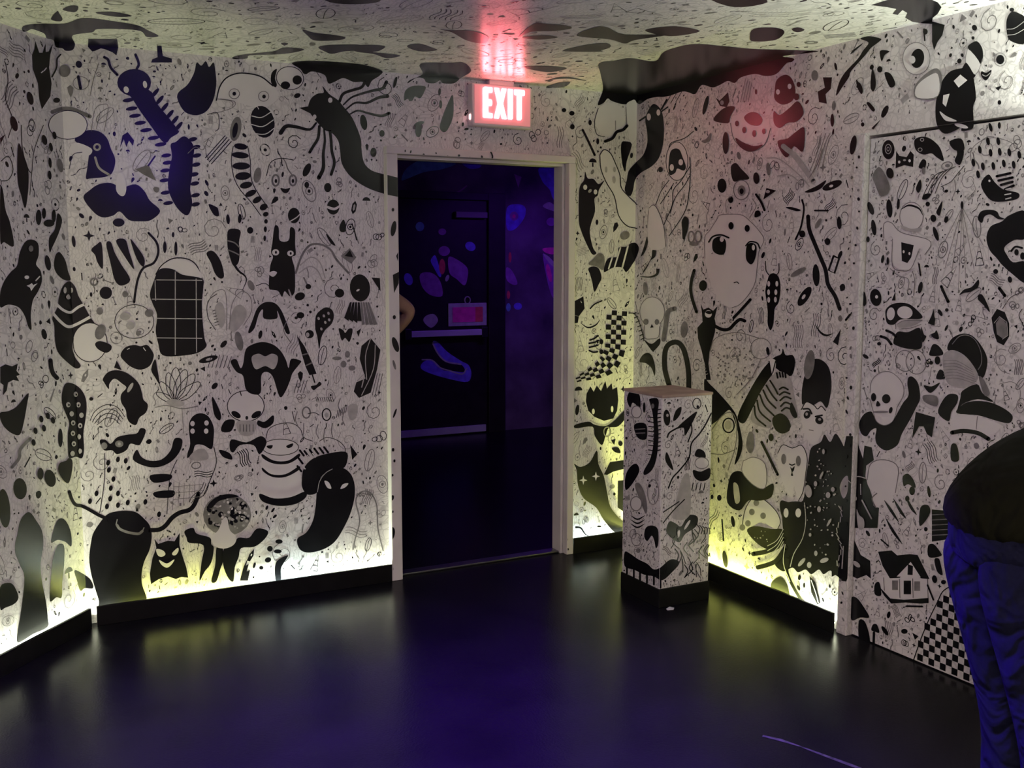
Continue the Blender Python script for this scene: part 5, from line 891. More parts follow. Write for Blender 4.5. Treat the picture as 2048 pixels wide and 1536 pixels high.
def outline_doodle(s):
    """larger thin-line drawings: leaves, loops, cones, combs, waves"""
    t = rf.random(); a0_ = rf.gauss(1.3, .6); w = rf.uniform(.0011, .0020); c = rf.choice('KKGG')
    R = lambda p: [(x * math.cos(a0_) - y * math.sin(a0_), x * math.sin(a0_) + y * math.cos(a0_)) for x, y in p]
    o = []
    if t < .22:     # leaf with a rib
        p = [(s * math.cos(k * math.pi / 9), s * .42 * math.sin(k * math.pi / 9) * (1 if k < 9 else 1)) for k in range(18)]
        o += [(c, q_) for q_ in strip(R(p), w, True)] + [(c, q_) for q_ in strip(R([(-s, 0), (0, s * .05), (s * .8, 0)]), w * .8)]
    elif t < .42:   # bunch of wavy hairs
        for k in range(rf.randint(3, 5)):
            y = (k - 2) * s * .26; ph = rf.uniform(0, .8)
            o += [(c, q_) for q_ in strip(R([(-s + 2 * s * i / 7, y + s * .12 * math.sin(ph + i * .9)) for i in range(8)]), w)]
    elif t < .58:   # cone with bands
        o += [(c, q_) for q_ in strip(R([(-s, -s * .45), (s, 0), (-s, s * .45), (-s, -s * .45)]), w)]
        for k in (.3, .6): o += [(c, q_) for q_ in strip(R([(-s + 2 * s * k, -s * .45 * (1 - k)), (-s + 2 * s * k + s * .1, 0), (-s + 2 * s * k, s * .45 * (1 - k))]), w)]
    elif t < .72:   # loop cluster
        for k in range(3):
            cx_, cy_ = rf.uniform(-.5, .5) * s, rf.uniform(-.5, .5) * s
            o += [(c, [(x + cx_, y + cy_) for x, y in q_]) for q_ in strip(blob(12, s * rf.uniform(.2, .45), s * rf.uniform(.2, .4), a0_), w, True)]
    elif t < .86:   # curl
        o += [(c, q_) for q_ in strip(R([(s * (1 - k / 16) * math.cos(k * .65), s * (1 - k / 16) * math.sin(k * .65)) for k in range(15)]), w)]
    else:           # lidded eye
        o += [(c, q_) for q_ in strip(R([(s * .85 * math.cos(k * math.pi / 8), s * .5 * math.sin(k * math.pi / 8)) for k in range(16)]), w, True)]
        o += [(c, q_) for q_ in strip(blob(10, s * .3, s * .3, 0), w, True)] + [('K', blob(7, s * .13, s * .15, 0))]
    return o
GRID = {}
for oi, o in enumerate(OCC):
    for gx in range(int(o[0] // 32), int(o[1] // 32) + 1):
        for gy in range(int(o[2] // 32), int(o[3] // 32) + 1): GRID.setdefault((gx, gy), []).append(oi)
def occupied(x, y):
    for oi in GRID.get((int(x // 32), int(y // 32)), ()):
        o = OCC[oi]
        if o[0] <= x <= o[1] and o[2] <= y <= o[3] and in_poly(x, y, o[4]): return True
    return False
def filler(parent, org, ux, uy, out, umax, vmax, n, sizes, name, skip=None, nbig=1500):
    V_, F_, FM = [], [], []; placed = {}
    org, ux, uy, out = V3(org), V3(ux), V3(uy), V3(out); cell = 0.06
    for it in range(n + nbig):
        big = it < nbig
        s = rf.uniform(.9, 1.7) * sizes[1] if big else sizes[0] + (sizes[1] - sizes[0]) * rf.random() ** 2.6
        u, v = rf.uniform(s, umax - s), rf.uniform(s, vmax - s)
        if skip and skip(u, v): continue
        gx, gy = int(u / cell), int(v / cell); bad = False
        for ax in range(gx - 3, gx + 4):
            for ay in range(gy - 3, gy + 4):
                for (pu, pv, ps) in placed.get((ax, ay), ()):
                    if math.hypot(pu - u, pv - v) < (ps + s) * 0.98: bad = True
        if bad: continue
        bad = False
        e_ = s; s = s * 1.2
        for du, dv in ((0, 0), (s, 0), (-s, 0), (0, s), (0, -s), (.7 * s, .7 * s), (-.7 * s, .7 * s), (.7 * s, -.7 * s), (-.7 * s, -.7 * s)):
            p = org + ux * (u + du) + uy * (v + dv)
            f = p.x * SY + p.y * CY
            if f > 0.3:
                x, y = to_px(p)
                if occupied(x, y): bad = True; break
        s = e_
        if bad: continue
        placed.setdefault((gx, gy), []).append((u, v, s))
        soft = rf.random() < 0.38
        for li, (c, poly) in enumerate(outline_doodle(s) if big else doodle(s)):
            if soft and c == 'K': c = 'G'
            w3 = [org + ux * (u + x) + uy * (v + y) + out * (0.0006 + 0.0001 * min(li, 2)) for x, y in poly]
            if (w3[1] - w3[0]).cross(w3[2] - w3[0]).dot(out) < 0: w3.reverse()
            b = len(V_); V_ += w3; F_.append(tuple(range(b, b + len(w3)))); FM.append(MATS.index(c))
    o = mesh_obj(name, V_, F_, [M[k] for k in MATS], parent, FM)
    o['kind'] = 'stuff'; o['label'] = 'dense small black doodles drawn all over the white surface'
    return o
Z = (0, 0, 1)
filler(wall_back, (CL[0], YB, 0.09), (1, 0, 0), Z, (0, -1, 0), XR - CL[0], H - 0.09, 14000, (0.006, 0.034), 'small_doodles',
       lambda u, v: DX0 - 0.08 < u + CL[0] < DX1 + 0.065 and v + 0.09 < DZ + 0.06)
filler(wall_left, c0 + V3((0, 0, 0.09)), LD, Z, -LN, 2.2, H - 0.09, 9000, (0.006, 0.036), 'small_doodles')
filler(wall_right, (XR, YB, 0.09), (0, -1, 0), Z, (-1, 0, 0), YB - 1.0, H - 0.09, 14000, (0.006, 0.032), 'small_doodles',
       lambda u, v: RY0 - 0.01 < YB - u < RY1 + 0.07 and v + 0.09 < RZ + 0.06)
filler(door_1, (XR + 0.006, RY1 - 0.006, 0.012), (0, -1, 0), Z, (-1, 0, 0), RY1 - RY0 - 0.02, RZ - 0.03, 9000, (0.005, 0.026), 'small_doodles')
filler(ceiling, (CL[0] - 1.4, YB - 0.002, H), (1, 0, 0), (0, -1, 0), (0, 0, -1), XR - CL[0] + 1.4, 2.6, 9000, (0.012, 0.065), 'small_doodles',
       lambda u, v: (V3((CL[0] - 1.4 + u, YB - v, 0)) - c0).dot(LN) > -0.05)
rq = random.Random(21)
fig('px', 'post_marks', None, *[E('K', 0, 0, 1, 1)][:0], *[(lambda a: E(rq.choice('KKG'), a[0], a[1], rq.uniform(1.2, 3), rq.uniform(2, 5), rq.uniform(-25, 25), 8))(to_px((XR - .028, RY1 + rq.uniform(.003, .045), .06 + 1.95 * k / 34 + rq.uniform(-.02, .02)))) for k in range(34)], surf=('post',), occ=False)

# ------------------------------------------------------------------ pedestal
PX0, PX1, PY0, PY1, PZ0, PZ1 = 2.650, 2.925, 3.645, 3.945, 0.085, 0.962
ped = empty('pedestal', ((PX0 + PX1) / 2, (PY0 + PY1) / 2, 0))
tag(ped, 'waist high square pedestal covered in black doodles on a black plinth', 'pedestal')
pinv = Matrix.Translation(-ped.location)
def adopt(o, root):
    o.parent = root; o.matrix_parent_inverse = Matrix.Translation(-root.location); return o
ped_body = adopt(MB().box(PX0, PX1, PY0, PY1, PZ0, PZ1 - 0.012).build('body', M['mural'], bevel=0.003), ped)
adopt(MB().box(PX0 - 0.004, PX1 + 0.004, PY0 - 0.004, PY1 + 0.004, 0, PZ0).build('plinth', M['black_board'], bevel=0.002), ped)
adopt(MB().box(PX0 - 0.003, PX1 + 0.003, PY0 - 0.003, PY1 + 0.003, PZ1 - 0.012, PZ1).build('top', simple('worn_wood_top', (0.36, 0.27, 0.22), 0.6, 0.3, var=0.2, scale=12), bevel=0.002), ped)
SURF['ped_l'] = dict(n=V3((1, 0, 0)), c=PX0, out=V3((-1, 0, 0)), par=ped_body, clip=rect_clip([(PX0, PY0, PZ0), (PX0, PY1, PZ0), (PX0, PY1, PZ1 - 0.014), (PX0, PY0, PZ1 - 0.014)]))
SURF['ped_r'] = dict(n=V3((0, 1, 0)), c=PY0, out=V3((0, -1, 0)), par=ped_body, clip=rect_clip([(PX0, PY0, PZ0), (PX1, PY0, PZ0), (PX1, PY0, PZ1 - 0.014), (PX0, PY0, PZ1 - 0.014)]))
n_occ = len(OCC)
def pfig(name, *pr, surf): fig("J", name, None, *pr, surf=surf)
# the body is parented to the pedestal but keeps world coordinates, so its paint does too
pfig('girl_and_lantern', P('K', 430,190, 445,140, 480,128, 512,165, 515,245, 485,220, 465,210, 450,240), E('W', 492,268, 32,38), RING('G', 5, 492,268, 32,38), P('K', 478,350, 552,345, 556,440, 500,432), L('G', 6, 485,380, 550,375), L('G', 6, 490,405, 550,402), E('K', 543,240, 8,34), E('K', 430,435, 8,7), surf=('ped_l',))
pfig('centipede', P('K', 575,185, 632,190, 625,300, 632,420, 620,560, 590,640, 545,672, 538,645, 582,560, 602,440, 597,300, 580,220), *[L('K', 7, 600, 260 + 26 * k, 650, 250 + 26 * k) for k in range(11)], *[L('K', 6, 570, 300 + 30 * k, 605, 305 + 30 * k) for k in range(9)], E('G', 600,230, 10,16), surf=('ped_l',))
pfig('black_boot', P('K', 420,680, 450,620, 490,600, 508,650, 455,740, 420,765), P('G', 480,740, 510,725, 545,790, 560,880, 550,920, 520,850), E('W', 490,855, 36,45), RING('G', 6, 490,855, 36,45), *[L('K', 10, 455, 930 + 26 * k, 500, 955 + 26 * k, 548, 930 + 26 * k, taper='both') for k in range(3)], RING('G', 4, 600,780, 36,80), surf=('ped_l',))
pfig('bob_hair', P('K', 540,1065, 550,1010, 590,995, 628,1020, 630,1110, 615,1140, 605,1095, 588,1060, 560,1095), RING('G', 5, 490,1085, 30,40), E('G', 503,1155, 14,16), RING('G', 4, 470,1050, 20,30), surf=('ped_l',))
pfig('dripping_slug', P('K', 415,1165, 450,1175, 500,1210, 560,1240, 600,1275, 640,1265, 700,1215, 745,1215, 762,1240, 720,1290, 655,1345, 600,1320, 540,1310, 480,1280, 415,1255), *[L('K', 12, x, y, x, y + 62) for x, y in ((430,1240),(475,1265),(515,1285),(560,1300),(605,1310),(640,1330))], surf=('ped_l', 'ped_r'))
pfig('oval', E('K', 683,305, 22,52, 4), E('g', 686,290, 8,10), surf=('ped_r',))
pfig('drop', P('K', 722,320, 740,260, 775,235, 770,280, 740,320), surf=('ped_r',))
pfig('wedge', P('K', 745,375, 800,320, 875,265, 850,330, 800,420, 790,370), L('K', 10, 750,370, 700,400, 685,430), surf=('ped_r',))
pfig('ring_eye', RING('K', 5, 875,215, 26,34), E('K', 880,235, 8,10), surf=('ped_r',))
pfig('long_wave', L('K', 9, 965,280, 930,350, 890,410, 840,470, 825,560, 765,640, 720,690, 693,755), surf=('ped_r',))
pfig('crescent', P('K', 680,525, 700,560, 725,640, 690,610, 672,570), surf=('ped_r',))
pfig('winged_face', P('K', 850,640, 900,650, 958,628, 955,690, 905,712, 862,690), P('K', 860,545, 880,505, 920,520, 930,560, 890,560), E('W', 905,595, 44,36), RING('G', 5, 905,595, 44,36), *[L('K', 6, 850 + 25 * k, 720, 840 + 25 * k, 770) for k in range(4)], L('K', 8, 835,340, 840,390, 815,460), P('g', 780,690, 825,680, 825,930, 720,950, 730,880), L('K', 7, 655,980, 720,900, 795,825), L('K', 7, 655,910, 760,840), surf=('ped_r',))
pfig('black_mask', P('K', 678,1022, 700,968, 740,982, 775,1000, 820,930, 878,938, 870,1000, 800,1050, 765,1102, 720,1080, 690,1052), E('W', 757,1050, 9,27, -10), E('W', 812,990, 8,36, -32), surf=('ped_r',))
_rp = random.Random(3)
pfig('root_lines', *[L('K', _rp.uniform(4, 8), x, y, x + _rp.uniform(-25, 25), y + 40, x + _rp.uniform(-35, 35), y + 85) for x, y in [( _rp.uniform(665, 950), _rp.uniform(1000, 1260)) for _ in range(26)]], *[L('K', 6, 870 + 18 * k, 985 + 6 * k, 890 + 16 * k, 1015, 880 + 18 * k, 1050) for k in range(5)], surf=('ped_r',))

GRID.clear()
for oi in range(n_occ, len(OCC)):
    o = OCC[oi]
    for gx in range(int(o[0] // 32), int(o[1] // 32) + 1):
        for gy in range(int(o[2] // 32), int(o[3] // 32) + 1): GRID.setdefault((gx, gy), []).append(oi)
filler(ped_body, (PX0, PY1, PZ0), (0, -1, 0), Z, (-1, 0, 0), PY1 - PY0, PZ1 - PZ0 - 0.014, 1500, (0.004, 0.02), 'small_doodles', None, 120)
filler(ped_body, (PX0, PY0, PZ0), (1, 0, 0), Z, (0, -1, 0), PX1 - PX0, PZ1 - PZ0 - 0.014, 1500, (0.004, 0.02), 'small_doodles', None, 120)

# ------------------------------------------------------------------ exit sign
SX0, SX1, SZ0, SZ1, SYF = 2.166, 2.494, 2.198, 2.398, 4.552
sign = empty('exit_sign', ((SX0 + SX1) / 2, YB, SZ0)); tag(sign, 'lit exit sign with glowing letters above the doorway', 'exit sign')
M['sign_face'] = simple('sign_face', (0.75, 0.45, 0.45), 0.4, 0.4, emit=(1.0, 0.27, 0.29), estr=0.36)
M['sign_letter'] = simple('sign_letter', (0.9, 0.4, 0.4), 0.4, emit=(1.0, 0.16, 0.20), estr=22.0)
adopt(MB().box(SX0, SX1, SYF + 0.006, YB - 0.001, SZ0, SZ1).build('housing', M['sign_white'], bevel=0.006), sign)
adopt(MB().box(SX0 + 0.012, SX1 - 0.012, SYF, SYF + 0.006, SZ0 + 0.012, SZ1 - 0.008).build('face', M['sign_face'], bevel=0.002), sign)
adopt(MB().box(2.262, 2.395, SYF + 0.008, YB - 0.004, SZ1, H).build('mount', M['sign_white'], bevel=0.002), sign)
adopt(MB().box(SX0 - 0.005, SX0, SYF + 0.02, SYF + 0.032, SZ0 + 0.03, SZ0 + 0.055).build('indicator', simple('indicator_lamp', (0.9, 0.5, 0.5), 0.4, emit=(1, 0.5, 0.5), estr=6), bevel=0.002), sign)
EX0, EX1, EZ0, EZ1 = 2.222, 2.449, 2.238, 2.381
LET = {'E': ([(0, 0), (.215, 0), (.215, .145), (.115, .155), (.115, .40), (.19, .40), (.205, .44), (.205, .56), (.19, .60), (.115, .60), (.115, .835), (.215, .845), (.215, 1), (.03, 1), (0, .96)], 0),
       'X': ([(0, 0), (.105, 0), (.148, .28), (.19, 0), (.295, 0), (.205, .5), (.29, 1), (.185, 1), (.148, .74), (.11, 1), (.005, 1), (.09, .5)], .262),
       'I': ([(0, 0), (.085, 0), (.105, .04), (.105, 1), (0, 1)], .60),
       'T': ([(.065, 0), (.15, 0), (.17, .05), (.17, .82), (.24, .83), (.245, .98), (.23, 1), (0, 1), (0, .84), (.065, .82)], .752)}
for ch, (pl, ox) in LET.items():
    pts = [V3((EX0 + (x + ox) * (EX1 - EX0), SYF - 0.004, EZ0 + z * (EZ1 - EZ0))) for x, z in pl]
    n = len(pts)
    tri = tessellate_polygon([[V3((p.x, p.z, 0)) for p in pts]])
    vs_ = pts + [p + V3((0, 0.004, 0)) for p in pts]
    fs = []
    for t in tri:
        a, b, c_ = (pts[i] for i in t)
        fs.append(tuple(t) if (b - a).cross(c_ - a).y < 0 else tuple(reversed(t)))
    fs += [(i, n + i, n + (i + 1) % n, (i + 1) % n) for i in range(n)]
    o = adopt(mesh_obj('letter', vs_, fs, M['sign_letter']), sign); o['label'] = 'glowing letter ' + ch

# ------------------------------------------------------------------ room beyond: exit door with bar, sign, painted wall
for k_, rgb in (('fb', (0.20, 0.16, 0.80)), ('fp', (0.34, 0.13, 0.42)), ('ft', (0.16, 0.40, 0.55)), ('fr', (0.75, 0.10, 0.12)), ('fc', (0.50, 0.50, 0.46)), ('fk', (0.95, 0.08, 0.40))):
    M[k_] = simple('fluorescent_paint_' + k_, rgb, 0.6, 0.2, var=0.2, scale=18); MATS.append(k_)
LX0, LX1, LZ1, LYF = 3.245, 4.125, 2.10, YFAR - 0.02
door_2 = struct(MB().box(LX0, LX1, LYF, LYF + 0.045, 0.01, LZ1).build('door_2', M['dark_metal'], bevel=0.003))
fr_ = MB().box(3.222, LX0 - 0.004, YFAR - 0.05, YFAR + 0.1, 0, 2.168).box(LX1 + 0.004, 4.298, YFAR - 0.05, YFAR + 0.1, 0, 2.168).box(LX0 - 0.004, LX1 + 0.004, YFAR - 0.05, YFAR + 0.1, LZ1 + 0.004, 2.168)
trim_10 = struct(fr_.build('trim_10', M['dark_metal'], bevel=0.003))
bar = MB().box(LX0 + 0.10, LX1 - 0.04, LYF - 0.055, LYF - 0.02, 0.90, 0.955)
b1 = bar.build('push_bar', simple('satin_bar', (0.62, 0.60, 0.66), 0.35, 0.5, var=0.06), door_2, bevel=0.006)
MB().box(LX0 + 0.06, LX0 + 0.12, LYF - 0.06, LYF, 0.88, 0.975).build('bar_bracket', M['black_metal'], door_2, bevel=0.004)
MB().box(LX1 - 0.08, LX1 - 0.02, LYF - 0.06, LYF, 0.88, 0.975).build('bar_bracket', M['black_metal'], door_2, bevel=0.004)
MB().box(LX0 + 0.02, LX1 - 0.02, LYF - 0.016, LYF, 0.012, 0.075).build('kick_plate', simple('kick_plate', (0.5, 0.48, 0.55), 0.4, 0.5, var=0.1), door_2, bevel=0.003)
MB().box(3.80, 4.11, LYF - 0.05, LYF, 1.945, 2.0).build('door_closer', simple('closer_grey', (0.25, 0.24, 0.25), 0.5), door_2, bevel=0.006)
hs = empty('hanging_sign', (3.925, LYF, 0.98)); tag(hs, 'small pink sign in a grey frame hung on the dark exit door', 'sign')
hb = adopt(MB().box(3.735, 4.115, LYF - 0.012, LYF - 0.001, 0.985, 1.19).build('board', M['fc'], bevel=0.003), hs)
adopt(MB().box(3.775, 4.00, LYF - 0.015, LYF - 0.011, 1.02, 1.155).build('panel', M['fk']), hs)
adopt(MB().box(4.00, 4.075, LYF - 0.015, LYF - 0.011, 1.02, 1.155).build('panel', M['fr']), hs)
adopt(MB().tube([(3.925 + 0.028 * math.cos(a), LYF - 0.007, 1.215 + 0.032 * math.sin(a)) for a in [2 * math.pi * i / 16 for i in range(17)]], 0.006, 6).build('ring', M['fc']), hs)
big = [px_line((DX0, YB, 0), (DX0, YB, 2), (DX0 + 0.3, YB, 1))]
dc = rect_clip([(LX0, LYF, 0.01), (LX1, LYF, 0.01), (LX1, LYF, LZ1), (LX0, LYF, LZ1)])
wc = [px_line((4.30, YFAR, 0), (4.30, YFAR, 2), (4.8, YFAR, 1)), px_line((3.0, YFAR, H), (5.0, YFAR, H), (4, YFAR, 1))]
wc2 = [px_line((3.0, YFAR, 2.17), (5.0, YFAR, 2.17), (4, YFAR, 2.4)), px_line((3.0, YFAR, H), (5.0, YFAR, H), (4, YFAR, 1)), px_line((4.30, YFAR, 0), (4.30, YFAR, 2), (4.0, YFAR, 1))]
SURF['fdoor'] = dict(n=V3((0, 1, 0)), c=LYF, out=V3((0, -1, 0)), par=door_2, clip=dc)
SURF['fwall'] = dict(n=V3((0, 1, 0)), c=YFAR, out=V3((0, -1, 0)), par=wall_far, clip=wc)
SURF['fwall2'] = dict(n=V3((0, 1, 0)), c=YFAR, out=V3((0, -1, 0)), par=wall_far, clip=wc2)
SURF['fceil'] = dict(n=V3((0, 0, 1)), c=H, out=V3((0, 0, -1)), par=ceiling_far, clip=[px_line((3.0, YFAR, H), (5.0, YFAR, H), (3, 7, H))])
FS = ('fwall', 'fwall2', 'fceil')
fig('X', 'flower', 'violet and red flower painted on the dark door', E('fp', 520,970, 55,48), P('fb', 390,1060, 430,1010, 460,1080, 492,1200, 470,1215, 420,1130), E('fr', 500,1120, 30,75), P('fp', 560,1030, 640,1050, 740,1130, 742,1230, 712,1300, 640,1240, 570,1180), E('fc', 548,1230, 17,34, -20), E('fb', 770,925, 52,42, -30), E('ft', 285,735, 42,45), E('fp', 500,785, 38,32), E('fb', 175,1240, 40,60, 20), P('fp', 290,1190, 400,1180, 480,1260, 500,1400, 380,1390, 300,1300), surf=('fdoor',), occ=False)
fig('Y', 'shoe', 'blue outlined shoe shape painted on the dark door', P('fb', 300,740, 280,800, 380,850, 560,900, 700,920, 735,850, 710,770, 640,730, 520,650, 430,560, 385,560, 430,660, 500,730, 640,762, 672,830, 560,822, 480,815, 440,770, 380,722), L('fc', 14, 385,570, 430,660, 505,735, 640,762), L('fc', 12, 290,720, 380,725, 450,790, 540,820, 650,850, 690,800), P('fc', 300,370, 330,320, 400,310, 432,370, 370,432), surf=('fdoor',), occ=False)
fig('X', 'glow_shapes', 'violet and blue glowing shapes painted on the far wall', P('fb', 1120,560, 1200,520, 1290,540, 1300,620, 1250,710, 1180,770, 1120,750), E('fp', 1190,635, 40,44), E('fk', 1190,637, 16,20), P('fp', 1190,230, 1262,260, 1230,362), P('fb', 1430,170, 1640,170, 1640,560, 1560,460, 1530,380, 1460,300), P('fc', 1465,545, 1530,500, 1600,560, 1600,595), E('fp', 1545,690, 46,40), P('fp', 1465,1000, 1520,1040, 1610,1130, 1600,1400, 1550,1400, 1500,1220), E('fk', 1525,1180, 22,90, 12), P('fc', 1470,1000, 1530,1030, 1610,1130, 1540,1100), P('fk', 1465,945, 1590,940, 1570,1000, 1490,985), P('fp', 1115,1130, 1170,1160, 1222,1280, 1170,1292, 1115,1240), E('fr', 1150,1030, 14,50), E('ft', 1135,1510, 22,40), E('fb', 1225,1500, 40,34), E('fr', 1135,1390, 16,40), P('fb', 690,120, 860,130, 860,170, 760,180), surf=FS, occ=False)
fig('X', 'teal_swoosh', 'teal swoosh painted on the far ceiling', P('ft', 110,290, 140,200, 220,130, 330,95, 630,125, 500,185, 330,212, 180,270), L('fp', 14, 560,430, 660,400, 735,345), surf=FS, occ=False)

# ------------------------------------------------------------------ lamp fixtures out of view
rl = empty('fill_panel', (-0.9, -0.6, H)); tag(rl, 'added flat fill light panel, unseen above the back of the room', 'ceiling light')  # body of the added fill light
adopt(MB().box(-1.38, -0.42, -0.88, -0.32, H - 0.05, H - 0.001).build('housing', M['black_metal'], bevel=0.004), rl)
adopt(MB().box(-1.35, -0.45, -0.85, -0.35, H - 0.056, H - 0.05).build('diffuser', simple('panel_glow', (0.8, 0.8, 0.8), 0.5, emit=(1, 0.8, 0.74), estr=2)), rl)
for BX, BY, lb, dz in ((0.98, 2.45, 'black spotlight with a blue lens hanging over the middle of the floor', 0.0), (0.55, 3.0, 'added short black spotlight with a blue lens, unseen, aimed at the jeans', 0.06)):  # the second one is added to put blue on the jeans
    bl = empty('spotlight', (BX, BY, H)); tag(bl, lb, 'spotlight', 'blue spotlights under the ceiling')
    adopt(MB().box(BX - 0.07, BX + 0.07, BY - 0.07, BY + 0.07, H - 0.03, H - 0.001).build('mount', M['black_metal'], bevel=0.004), bl)
    adopt(MB().tube([(BX, BY, H - 0.03), (BX, BY, H - 0.07)], 0.012).build('stem', M['black_metal']), bl)
    adopt(MB().tube([(BX, BY, H - 0.06), (BX, BY, H - 0.09), (BX, BY, H - 0.17 + dz)], [0.03, 0.06, 0.06], 20).build('can', M['black_metal'], smooth=False), bl)
    adopt(MB().tube([(BX, BY, H - 0.171 + dz), (BX, BY, H - 0.185 + dz), (BX, BY, H - 0.195 + dz)], [0.05, 0.042, 0.02], 20).build('lens', simple('blue_lens', (0.2, 0.1, 0.8), 0.3, emit=(0.13, 0.02, 1.0), estr=20)), bl)
so = empty('fill_uplight', (XR, 1.85, 1.93)); tag(so, 'added half bowl uplight, unseen, brightening the ceiling near the painted door', 'sconce')  # added to brighten the ceiling and upper right wall
SR = [(0.0, 0.0), (0.05, 0.004), (0.10, 0.03), (0.13, 0.075), (0.14, 0.09)]
sv_, sf_ = [], []
for r_, z_ in SR:
    for k in range(13):
        a = -math.pi / 2 + math.pi * k / 12
        sv_.append((XR - 0.002 - r_ * math.cos(a), 1.85 + r_ * math.sin(a), 1.90 + z_))
for i in range(len(SR) - 1):
    for k in range(12): sf_.append((i * 13 + k, i * 13 + k + 1, (i + 1) * 13 + k + 1, (i + 1) * 13 + k))
sb = adopt(mesh_obj('bowl', sv_, sf_, M['black_metal'], smooth=True), so)
md = sb.modifiers.new('solid', 'SOLIDIFY'); md.thickness = 0.004
adopt(MB().box(XR - 0.012, XR - 0.001, 1.80, 1.90, 1.86, 1.98).build('backplate', M['black_metal'], bevel=0.003), so)
adopt(MB().tube([(XR - 0.06, 1.85, 1.925), (XR - 0.06, 1.85, 1.945), (XR - 0.06, 1.85, 1.955)], [0.022, 0.022, 0.01], 12).build('bulb', simple('fill_uplight_bulb', (0.8, 0.8, 0.8), 0.4, emit=(0.93, 1, 0.86), estr=12)), so)
ul = empty('black_light_tube', (4.6, 7.2, H)); tag(ul, 'ultraviolet tube lamp under the ceiling of the dark room', 'tube lamp')
adopt(MB().box(4.1, 5.1, 7.14, 7.26, H - 0.05, H - 0.001).build('housing', M['black_metal'], bevel=0.004), ul)
adopt(MB().tube([(4.12, 7.2, H - 0.066), (5.08, 7.2, H - 0.066)], 0.014, 10).build('tube', simple('violet_tube', (0.3, 0.1, 0.6), 0.3, emit=(0.22, 0.04, 1), estr=8)), ul)

# ------------------------------------------------------------------ floor bits
sc_ = [hit(x, y, V3((0, 0, 1)), 0.0) for x, y in ((1525,1472), (1560,1480), (1600,1493), (1640,1508), (1700,1530), (1760,1552))]
sv, sf = [], []
for i, p in enumerate(sc_):
    t = (sc_[min(i + 1, 5)] - sc_[max(i - 1, 0)]).normalized(); n_ = V3((-t.y, t.x, 0)) * (0.006 + 0.003 * math.sin(i * 2.1))
    sv += [p + n_ + V3((0, 0, 0.0008)), p - n_ + V3((0, 0, 0.0008))]
    if i: sf.append((2 * i - 2, 2 * i - 1, 2 * i + 1, 2 * i))
scuff = mesh_obj('scuff_mark', sv, sf, simple('pale_scuff', (0.075, 0.07, 0.072), 0.6, 0.3, var=0.9, scale=40), floor)
pc = hit(1341, 1218, V3((0, 0, 1)), 0.0)
scrap = mesh_obj('paper_scrap', [pc + V3(v) for v in ((-.022, -.008, .001), (.006, -.014, .004), (.024, .004, .001), (.004, .012, .007), (-.018, .008, .002), (-.022, -.008, .0), (.006, -.014, .0), (.024, .004, .0), (.004, .012, .0), (-.018, .008, .0))],
                 [(0, 1, 3), (1, 2, 3), (0, 3, 4), (5, 6, 1, 0), (6, 7, 2, 1), (7, 8, 3, 2), (8, 9, 4, 3), (9, 5, 0, 4)], simple('scrap_paper', (0.6, 0.58, 0.55), 0.7, 0.2))
tag(scrap, 'tiny pale paper scrap lying on the floor in front of the pedestal', 'paper scrap')

# ------------------------------------------------------------------ people
M['skin'] = simple('skin', (0.42, 0.25, 0.18), 0.5, 0.35, var=0.08, scale=14)
M['hair'] = simple('dark_hair', (0.02, 0.014, 0.01), 0.5, 0.4, var=0.3, scale=40)
M['shoe'] = simple('dark_shoe', (0.03, 0.03, 0.03), 0.5, 0.4)
def cloth(name, rgb, scale=60, wr=6):
    m, nt, b = new_mat(name); N, Lk = nt.nodes.new, nt.links.new
    b.inputs['Roughness'].default_value = 0.85; b.inputs['Specular IOR Level'].default_value = 0.08
    tc = N('ShaderNodeTexCoord'); n1 = N('ShaderNodeTexNoise'); n1.inputs['Scale'].default_value = scale; n1.inputs['Detail'].default_value = 4
    Lk(tc.outputs['Object'], n1.inputs['Vector'])
    r = N('ShaderNodeValToRGB'); r.color_ramp.elements[0].color = (*[c * .6 for c in rgb], 1); r.color_ramp.elements[1].color = (*[c * 1.35 for c in rgb], 1)
    Lk(n1.outputs['Fac'], r.inputs['Fac']); Lk(r.outputs['Color'], b.inputs['Base Color'])
    n2 = N('ShaderNodeTexNoise'); n2.inputs['Scale'].default_value = wr; n2.inputs['Detail'].default_value = 2; n2.inputs['Distortion'].default_value = 1.2
    Lk(tc.outputs['Object'], n2.inputs['Vector'])
    bp = N('ShaderNodeBump'); bp.inputs['Strength'].default_value = 0.9; bp.inputs['Distance'].default_value = 0.05
    Lk(n2.outputs['Fac'], bp.inputs['Height']); Lk(bp.outputs['Normal'], b.inputs['Normal'])
    return m
def skin_mesh(name, joints, edges, mat, parent, root):
    """joints: name -> (Vector, radius)"""
    names = list(joints); idx = {n: i for i, n in enumerate(names)}
    me = bpy.data.meshes.new(name)
    me.from_pydata([tuple(joints[n][0]) for n in names], [(idx[a], idx[b]) for a, b in edges], [])
    o = bpy.data.objects.new(name, me); col.objects.link(o)
    me.materials.append(mat)
    md = o.modifiers.new('skin', 'SKIN'); md.use_smooth_shade = True; md.branch_smoothing = 0.4
    if not me.skin_vertices: pass
    for i, n in enumerate(names):
        r = joints[n][1]
        sv_ = me.skin_vertices[0].data[i]
        sv_.radius = (r, r) if not isinstance(r, tuple) else r
        sv_.use_root = (n == root)
    s = o.modifiers.new('sub', 'SUBSURF'); s.levels = 2; s.render_levels = 2
    return adopt(o, parent)
